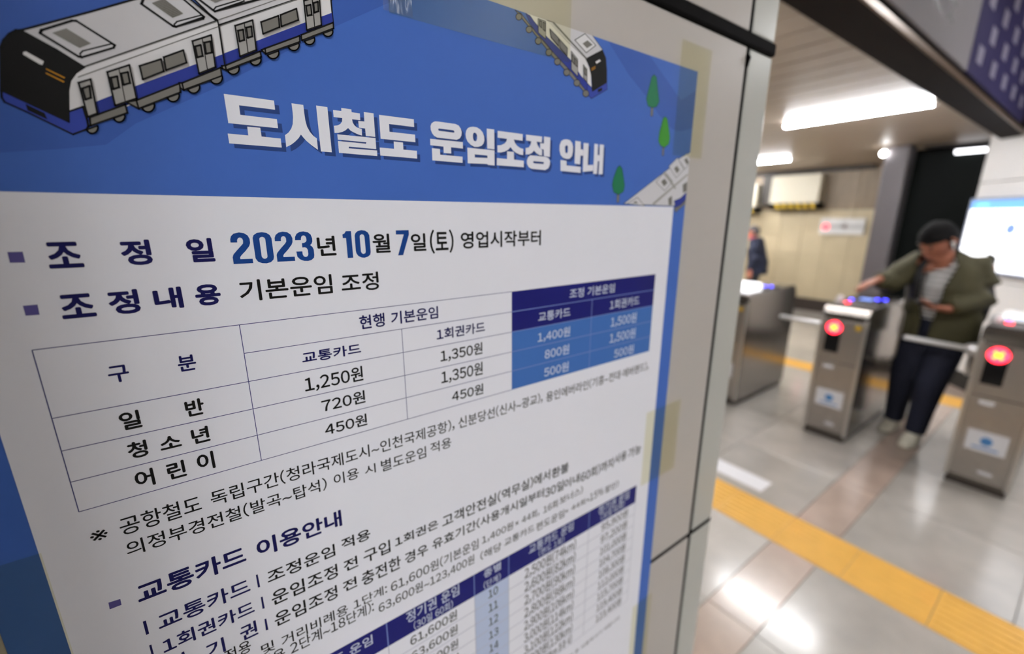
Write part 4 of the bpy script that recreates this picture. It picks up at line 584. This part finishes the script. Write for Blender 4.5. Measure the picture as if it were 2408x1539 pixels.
g1 = gate(1.82, 'steel fare gate half hidden behind the poster column')
# glowing block for the lamp reflection on this gate's sloped top
box('gate_top_reflection', .02, .24, -.13, .13, 1.0, 1.075, mat('reflection_white', (240, 240, 245), .3, emit=.9), g1, bevel=.02)
# guard rail curving down beside the reader of the middle gate
bm = bmesh.new(); tube(bm, [(.36, -.13, 1.02), (.355, -.18, 1.03), (.34, -.215, 1.02), (.335, -.235, .97), (.33, -.24, .86), (.33, -.24, .66), (.335, -.22, .60), (.345, -.135, .58)], .009, 12)
obj('guard_rail', bm, M_steel, g2, smooth=True)

fs = tag(box('floor_sticker', -.075, .075, -.24, .24, .0002, .0012, mat('patch_gloss_white', (252, 252, 255), .25, coat=1.0), bevel=.0004), 'white rectangular patch on the floor next to the yellow tactile strip', 'sticker')  # flat glossy white rectangle beside the tactile strip
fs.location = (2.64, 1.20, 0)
# ---------------------------------------------------------------- people
def remeshed(bm, vox, smooth=6, name='m'):
    me = bpy.data.meshes.new(name); bm.to_mesh(me); bm.free()
    o = bpy.data.objects.new(name, me); C.objects.link(o)
    r = o.modifiers.new('r', 'REMESH'); r.mode = 'VOXEL'; r.voxel_size = vox; r.use_smooth_shade = True
    s_ = o.modifiers.new('s', 'SMOOTH'); s_.factor = .5; s_.iterations = smooth
    bpy.context.view_layer.update()
    out = bpy.data.meshes.new_from_object(o.evaluated_get(bpy.context.evaluated_depsgraph_get()))
    bpy.data.objects.remove(o); bpy.data.meshes.remove(me); out.name = name
    return out
V = Vector
def soften_rim(bm, n):
    for _ in range(n):
        new = {}
        for v_ in bm.verts:
            nb = [e.other_vert(v_) for e in v_.link_edges if e.is_boundary]
            if len(nb) == 2: new[v_] = v_.co * .5 + (nb[0].co + nb[1].co) * .25
        for v_, c in new.items(): v_.co = c
def hand(bm, wrist, fwd, palm_n, side, curl=.5, s=1.0):
    """palm and five fingers; fwd = finger direction, palm_n = out of the palm, side = towards the thumb"""
    fwd = V(fwd).normalized(); n_ = V(palm_n); n_ = (n_ - fwd * n_.dot(fwd)).normalized(); sd = fwd.cross(n_).normalized() * side
    pc = wrist + fwd * .045 * s
    tube(bm, [wrist, pc, wrist + fwd * .09 * s], [(.022 * s, .022 * s), (.034 * s, .018 * s), (.038 * s, .015 * s)], 12, hint=n_)
    for k, L in enumerate((.072, .08, .074, .058)):
        b0 = wrist + fwd * .088 * s + sd * (.030 - .020 * k) * s
        d1 = (fwd + n_ * curl * .5).normalized(); d2 = (fwd + n_ * curl * 1.3).normalized(); d3 = (fwd + n_ * curl * 2.6).normalized()
        p1 = b0 + d1 * L * .45 * s; p2 = p1 + d2 * L * .32 * s; p3 = p2 + d3 * L * .26 * s
        tube(bm, [b0 - fwd * .015 * s, b0, p1, p2, p3], [.009 * s, .0092 * s, .0085 * s, .008 * s, .0066 * s], 8)
    tb = wrist + fwd * .03 * s + sd * .028 * s
    t1 = tb + (fwd * .6 + sd * .7 + n_ * .3).normalized() * .035 * s; t2 = t1 + (fwd * .9 + sd * .2 + n_ * curl).normalized() * .034 * s
    tube(bm, [tb - sd * .01 * s, tb, t1, t2], [.011 * s, .012 * s, .0105 * s, .0085 * s], 8)
def face_frame(yaw, pitch):
    f = V((math.cos(yaw) * math.cos(pitch), math.sin(yaw) * math.cos(pitch), math.sin(pitch))); sd = V((-math.sin(yaw), math.cos(yaw), 0)); u = f.cross(sd)
    return f, sd, u
def person(name, label, base, J, cols, opt):
    """J: joints in metres relative to base"""
    g = lambda k: V(J[k])
    root = tag(empty(name, base), label, 'person')
    f, sd, u = face_frame(*opt['head'])
    hc = g('head')
    skin = mat('skin_' + opt['id'], cols['skin'], .5); 
    HS = opt.get('hs', 1.0)
    def hp(a, b, c): return hc + (f * a + sd * b + u * c) * HS
    bm = bmesh.new()
    # skull, jaw, nose, ears
    res = bmesh.ops.create_icosphere(bm, subdivisions=3, radius=1.0)
    for v_ in res['verts']:
        x, y, z = v_.co
        w_ = 1 - .18 * max(0, -z)
        v_.co = hp(x * .094 * (1 - .1 * max(0, -z)), y * .076 * w_, z * .115)
    tube(bm, [hp(.03, 0, -.05), hp(.055, 0, -.095)], [(.052, .04), (.034, .026)], 12)
    tube(bm, [hp(.085, 0, .015), hp(.103, 0, -.02), hp(.098, 0, -.034)], [.009, .014, .012], 8)
    tube(bm, [hp(.078, .018, -.062), hp(.088, 0, -.060), hp(.078, -.018, -.062)], .008, 8)
    tube(bm, [hp(.07, .03, .03), hp(.084, .0, .028), hp(.07, -.03, .03)], .009, 8)
    for s_ in (-1, 1): tube(bm, [hp(-.005, s_ * .078, .02), hp(-.012, s_ * .086, 0), hp(-.004, s_ * .078, -.03)], [(.014, .008), (.02, .009), (.010, .008)], 8)
    tube(bm, [hp(-.02, 0, -.05), g('neck'), g('chest') + V((0, 0, .1))], [.055, .055, .075], 14)
    tube(bm, [g('pelvis'), (g('pelvis') + g('chest')) / 2, g('chest'), g('chest') + V((0, 0, .12))], [(.15, .1), (.13, .095), (.15, .105), (.12, .08)], 16, hint=opt['front'])
    for s_ in ('R', 'L'):
        tube(bm, [g('sh' + s_), (g('sh' + s_) + g('el' + s_)) / 2, g('el' + s_), (g('el' + s_) * .6 + g('wr' + s_) * .4), g('wr' + s_)], [.052, .047, .038, .037, .025], 12)
        tube(bm, [(g('chest') + V((0, 0, .09))), g('sh' + s_)], [.06, .052], 12)
        hf, hn, hs, cu = opt['hand' + s_]; hand(bm, g('wr' + s_), hf, hn, hs, cu)
        tube(bm, [g('hip' + s_), g('kn' + s_), g('an' + s_)], [.08, .055, .04], 14)
        tube(bm, [g('an' + s_), g('an' + s_) + V((0, 0, -.02)), g('an' + s_).lerp(g('toe' + s_), .5)], [.036, .03, .02], 10)
        tube(bm, [g('pelvis'), g('hip' + s_)], [.1, .085], 12)
    obj('body', remeshed(bm, .0062, 3, 'body'), skin, root)
    # eyes and brows
    bm = bmesh.new()
    for s_ in (-1, 1):
        ball(bm, hp(.082, s_ * .031, .012), .0105, 2)
        tube(bm, [hp(.078, s_ * .046, .036), hp(.088, s_ * .030, .040), hp(.088, s_ * .016, .036)], .0035, 6)
    obj('eyes', bm, mat('eye_dark', (26, 20, 18), .3), root, smooth=True)
    bm = bmesh.new(); tube(bm, [hp(.088, .020, -.0645), hp(.0965, 0, -.062), hp(.088, -.020, -.0645)], .0032, 6); obj('lips', bm, mat('lips', (150, 84, 78), .5), root, smooth=True)
    # hair cap
    bm = bmesh.new(); res = bmesh.ops.create_icosphere(bm, subdivisions=4, radius=1.0)
    for v_ in res['verts']:
        x, y, z = v_.co; bulk = 1 + .04 * noise.noise(V((x * 4, y * 4, z * 4)))
        v_.co = hp(-.008 + x * .100 * bulk, y * .083 * bulk, .010 + z * .112 * bulk)
    kill = []
    for fc in bm.faces:
        c = fc.calc_center_median() - hc; a, b, c2 = c.dot(f), c.dot(sd), c.dot(u)
        if c2 < .03 and a > -.005 + (0.02 if c2 < 0 else .045 * (c2 / .045)) or c2 < -.06 or (a > .035 and c2 < .035): kill.append(fc)
    bmesh.ops.delete(bm, geom=kill, context='FACES'); soften_rim(bm, 5)
    h_ = obj('hair', bm, mat('hair_' + opt['id'], cols['hair'], .85, bump=.4, scale=80, spec=.15), root, smooth=True); so_ = h_.modifiers.new('s', 'SOLIDIFY'); so_.thickness = .008
    # trousers
    bm = bmesh.new()
    for s_ in ('R', 'L'):
        tube(bm, [g('hip' + s_) + V((0, 0, .04)), (g('hip' + s_) + g('kn' + s_)) / 2, g('kn' + s_), (g('kn' + s_) + g('an' + s_)) / 2, g('an' + s_) + V((0, 0, .0))], opt.get('trr', [.112, .105, .088, .08, .072]), 18, False)
    tube(bm, [g('pelvis') + V((0, 0, -.08)), g('pelvis') + V((0, 0, .09))], [(.165, .125), (.158, .115)], 18, False, hint=opt['front'])
    obj('trousers', remeshed(bm, .011, 4, 'trousers'), mat('trousers_' + opt['id'], cols['trousers'], .8, var=.15, scale=6, bump=.3), root)
    # shoes
    for s_ in ('R', 'L'):
        a = g('an' + s_); t_ = g('toe' + s_); d = (t_ - a); d.z = 0; d.normalize(); lowz = opt.get('floor' + s_, 0)
        bm = bmesh.new(); hz = a.z - .055
        heel = V((a.x, a.y, 0)) - d * .045; z0 = t_.z
        tube(bm, [heel + V((0, 0, z0 + .03)), V((a.x, a.y, z0 + .045)) + d * .02, V((t_.x, t_.y, z0 + .012)) - d * .04, V((t_.x, t_.y, z0 + .004))], [(.038, .036), (.042, .044), (.047, .03), (.036, .022)], 14)
        tube(bm, [V((a.x, a.y, z0 + .06)), a + V((0, 0, -.01))], [.043, .042], 12, False)
        me = remeshed(bm, .008, 3, 'shoe'); sh = obj('shoe', me, mat('shoes_' + opt['id'], cols['shoes'], .6), root)
        bm = bmesh.new(); tube(bm, [heel + V((0, 0, z0 - .004)), V((t_.x, t_.y, z0 - .012)) - d * .03, V((t_.x, t_.y, z0 - .010)) + d * .012], [(.040, .012), (.049, .013), (.036, .011)], 14)
        obj('sole', bm, mat('sole_' + opt['id'], cols['sole'], .7), sh, smooth=True)
    # shirt
    fr = opt['front'];
    bm = bmesh.new()
    tube(bm, [g('pelvis') + V((0, 0, .05)), (g('pelvis') + g('chest')) / 2, g('chest'), g('chest') + V((0, 0, .13)), g('neck') - V((0, 0, .035))], [(.162, .122), (.156, .12), (.172, .13), (.142, .106), (.074, .072)], 20, False, hint=fr)
    obj('shirt', remeshed(bm, .012, 4, 'shirt'), cols['shirt'], root)
    # jacket: torso, shoulders, sleeves, collar in one cloth, opened in front
    bm = bmesh.new()
    hem = opt.get('hem', -.12)
    tube(bm, [g('pelvis') + V((0, 0, hem)), g('pelvis') + V((0, 0, .06)), (g('pelvis') + g('chest')) / 2, g('chest'), g('chest') + V((0, 0, .12)), g('neck') - V((0, 0, .02))], opt['jr'], 24, False, hint=fr)
    for s_ in ('R', 'L'):
        tube(bm, [g('chest') + V((0, 0, .07)), g('sh' + s_), (g('sh' + s_) + g('el' + s_)) / 2, g('el' + s_), (g('el' + s_) + g('wr' + s_)) / 2, g('wr' + s_) * .93 + g('el' + s_) * .07], [.1, opt['slv'] * 1.12, opt['slv'], opt['slv'] * .95, opt['slv'] * .8, opt['slv'] * .62], 16, False)
    tube(bm, [g('neck') - V((0, 0, .05)), g('neck') + V((0, 0, .02)) - fr * .01], [.085, .078], 16, False)
    me = remeshed(bm, .013, 5, 'jacket')
    b2 = bmesh.new(); b2.from_mesh(me); kill = []
    sdv = V((0, 0, 1)).cross(fr); ch = g('chest'); pv = g('pelvis'); nk = g('neck')
    for fc in b2.faces:
        c = fc.calc_center_median(); ax = pv.lerp(nk, max(0, min(1, (c.z - pv.z) / (nk.z - pv.z)))); r_ = c - ax
        t = (c.z - pv.z) / (nk.z - pv.z); wd = opt['open'][0] + (opt['open'][1] - opt['open'][0]) * max(0, t)
        if r_.dot(fr) > .03 and abs(r_.dot(sdv)) < wd and t < 1.15: kill.append(fc)
        elif c.z < pv.z + hem + .012 and abs(r_.dot(sdv)) < .16 and abs(r_.dot(fr)) < .13: kill.append(fc)
        elif t > .93 and (V((r_.x, r_.y, 0))).length < .066: kill.append(fc)
    bmesh.ops.delete(b2, geom=list(set(kill)), context='FACES'); soften_rim(b2, 14); b2.to_mesh(me); b2.free()
    j_ = obj('jacket', me, mat('jacket_' + opt['id'], cols['jacket'], .75, var=.14, scale=9, bump=.5), root)
    so_ = j_.modifiers.new('s', 'SOLIDIFY'); so_.thickness = .006; so_.offset = 1
    return root, hp
# striped shirt
M_shirt = bpy.data.materials.new('striped_shirt'); M_shirt.use_nodes = True
nt = M_shirt.node_tree; b = nt.nodes['Principled BSDF']; tc = nt.nodes.new('ShaderNodeTexCoord'); wv = nt.nodes.new('ShaderNodeTexWave')
wv.bands_direction = 'Z'; wv.inputs['Scale'].default_value = 9; r = nt.nodes.new('ShaderNodeValToRGB'); r.color_ramp.interpolation = 'CONSTANT'
r.color_ramp.elements[0].color = srgb(70, 70, 74); r.color_ramp.elements[1].position = .35; r.color_ramp.elements[1].color = srgb(225, 223, 221)
nt.links.new(tc.outputs['Object'], wv.inputs[0]); nt.links.new(wv.outputs[0], r.inputs[0]); nt.links.new(r.outputs[0], b.inputs['Base Color']); b.inputs['Roughness'].default_value = .8
MB = V((4.16, .64, 0))
def rel(*p): return tuple(V(p) - MB)
fr1 = V((-.93, .25, 0)).normalized()
J1 = dict(pelvis=rel(4.20, .62, .90), chest=rel(4.15, .635, 1.17), neck=rel(4.09, .66, 1.36), head=rel(4.04, .70, 1.465),
  shR=rel(4.10, .80, 1.30), elR=rel(4.0, .90, 1.165), wrR=rel(3.875, .925, 1.195), shL=rel(4.17, .47, 1.29), elL=rel(4.15, .435, 1.105), wrL=rel(3.97, .56, 1.03),
  hipR=rel(4.21, .71, .86), knR=rel(4.16, .73, .48), anR=rel(4.24, .745, .09), toeR=rel(4.13, .77, .025),
  hipL=rel(4.19, .54, .86), knL=rel(4.08, .57, .47), anL=rel(4.07, .585, .09), toeL=rel(3.94, .60, .025))
man, hp = person('person', 'man in an olive jacket and striped shirt looking at a phone between the fare gates', MB, J1,
  dict(skin=(158, 100, 76), hair=(20, 19, 20), trousers=(20, 24, 44), shoes=(222, 216, 198), sole=(214, 208, 190), shirt=M_shirt, jacket=(62, 58, 32)),
  dict(id='man', hs=1.12, head=(math.radians(150), math.radians(-36)), front=fr1, handR=(V((-.6, .5, -.35)), V((0, 0, -1)), -1, .45), handL=(V((-.55, .75, .05)), V((.25, .3, 1)), 1, .9),
       jr=[(.215, .165), (.21, .16), (.20, .155), (.205, .15), (.18, .13), (.095, .092)], slv=.078, open=(.03, .105), hem=-.13,
       trr=[.108, .10, .086, .070, .060]))
bm = bmesh.new(); ball(bm, hp(.006, .086, -.006), .011, 2); tube(bm, [hp(.008, .090, -.01), hp(.018, .090, -.032)], .005, 8); obj('earbud', bm, M_white, man, smooth=True)
# visible strap of a backpack worn by the man
bp = tag(empty('backpack', (4.375, .578, 0)), 'black backpack worn by the man in the olive jacket', 'backpack')
bm = bmesh.new(); tube(bm, [(.02, -.01, .93), (.02, -.01, 1.1), (-.01, .0, 1.30)], [(.16, .085), (.17, .09), (.12, .06)], 18, hint=fr1); obj('bag', remeshed(bm, .012, 3, 'bag'), mat('backpack_black', (16, 16, 18), .7, bump=.3, scale=60), bp)
for nm, p in (('R', [(-.19, .14, 1.34), (-.27, .17, 1.36), (-.36, .18, 1.26), (-.36, .17, 1.10), (-.22, .2, .98), (-.05, .14, .96)]), ('L', [(-.08, -.12, 1.33), (-.18, -.125, 1.375), (-.29, -.09, 1.28), (-.30, -.08, 1.12), (-.2, -.16, .99), (-.02, -.14, .96)])):
    bm = bmesh.new(); tube(bm, p, [(.026, .008)] * 6, 10, hint=fr1); obj('strap', bm, MATS['backpack_black'], bp, smooth=True)
ph = tag(box('phone', -.036, .036, -.075, .075, -.004, .004, M_dark, bevel=.003), 'black phone held in the left hand of the man at the gates', 'phone')
ph.location = (3.905, .655, 1.062); ph.rotation_euler = (.15, -.35, .6)
# far walker
FB = V((8.05, 3.66, 0))
def rf(x, y, z): return (x, y, z)
fr2 = V((-.35, .94, 0)).normalized()
J2 = dict(pelvis=rf(0, 0, .80), chest=rf(-.02, .05, 1.06), neck=rf(-.03, .09, 1.25), head=rf(-.04, .13, 1.36),
  shR=rf(.15, .09, 1.19), elR=rf(.19, .02, .94), wrR=rf(.17, .10, .74), shL=rf(-.19, .02, 1.19), elL=rf(-.24, -.06, .93), wrL=rf(-.22, .0, .72),
  hipR=rf(.08, .02, .78), knR=rf(.07, .12, .42), anR=rf(.06, .06, .09), toeR=rf(.02, .18, .025),
  hipL=rf(-.09, -.02, .78), knL=rf(-.10, .02, .42), anL=rf(-.09, -.12, .10), toeL=rf(-.13, .0, .03))
M_sh2 = mat('shirt_grey', (120, 60, 84), .8)
fm, hp2 = person('person', 'grey-haired person in a navy jacket and pink scarf walking along the beige wall', FB, J2,
  dict(skin=(206, 130, 104), hair=(96, 92, 92), trousers=(40, 42, 44), shoes=(40, 36, 34), sole=(60, 56, 52), shirt=M_sh2, jacket=(34, 40, 62)),
  dict(id='walker', head=(math.radians(110), math.radians(-8)), front=fr2, handR=(V((0, .1, -1)), V((-1, 0, 0)), 1, .4), handL=(V((0, .1, -1)), V((1, 0, 0)), -1, .4),
       jr=[(.21, .17), (.2, .16), (.195, .15), (.2, .14), (.15, .105), (.085, .08)], slv=.075, open=(.01, .06), hem=-.16))
bm = bmesh.new()
pts = [V(J2['neck']) + V((.068 * math.cos(a), .068 * math.sin(a), .0 + .015 * math.sin(a))) for a in [2 * PI * k / 12 for k in range(13)]]
tube(bm, pts, .026, 10); obj('scarf', bm, mat('pink_scarf', (196, 74, 110), .8), fm, smooth=True)
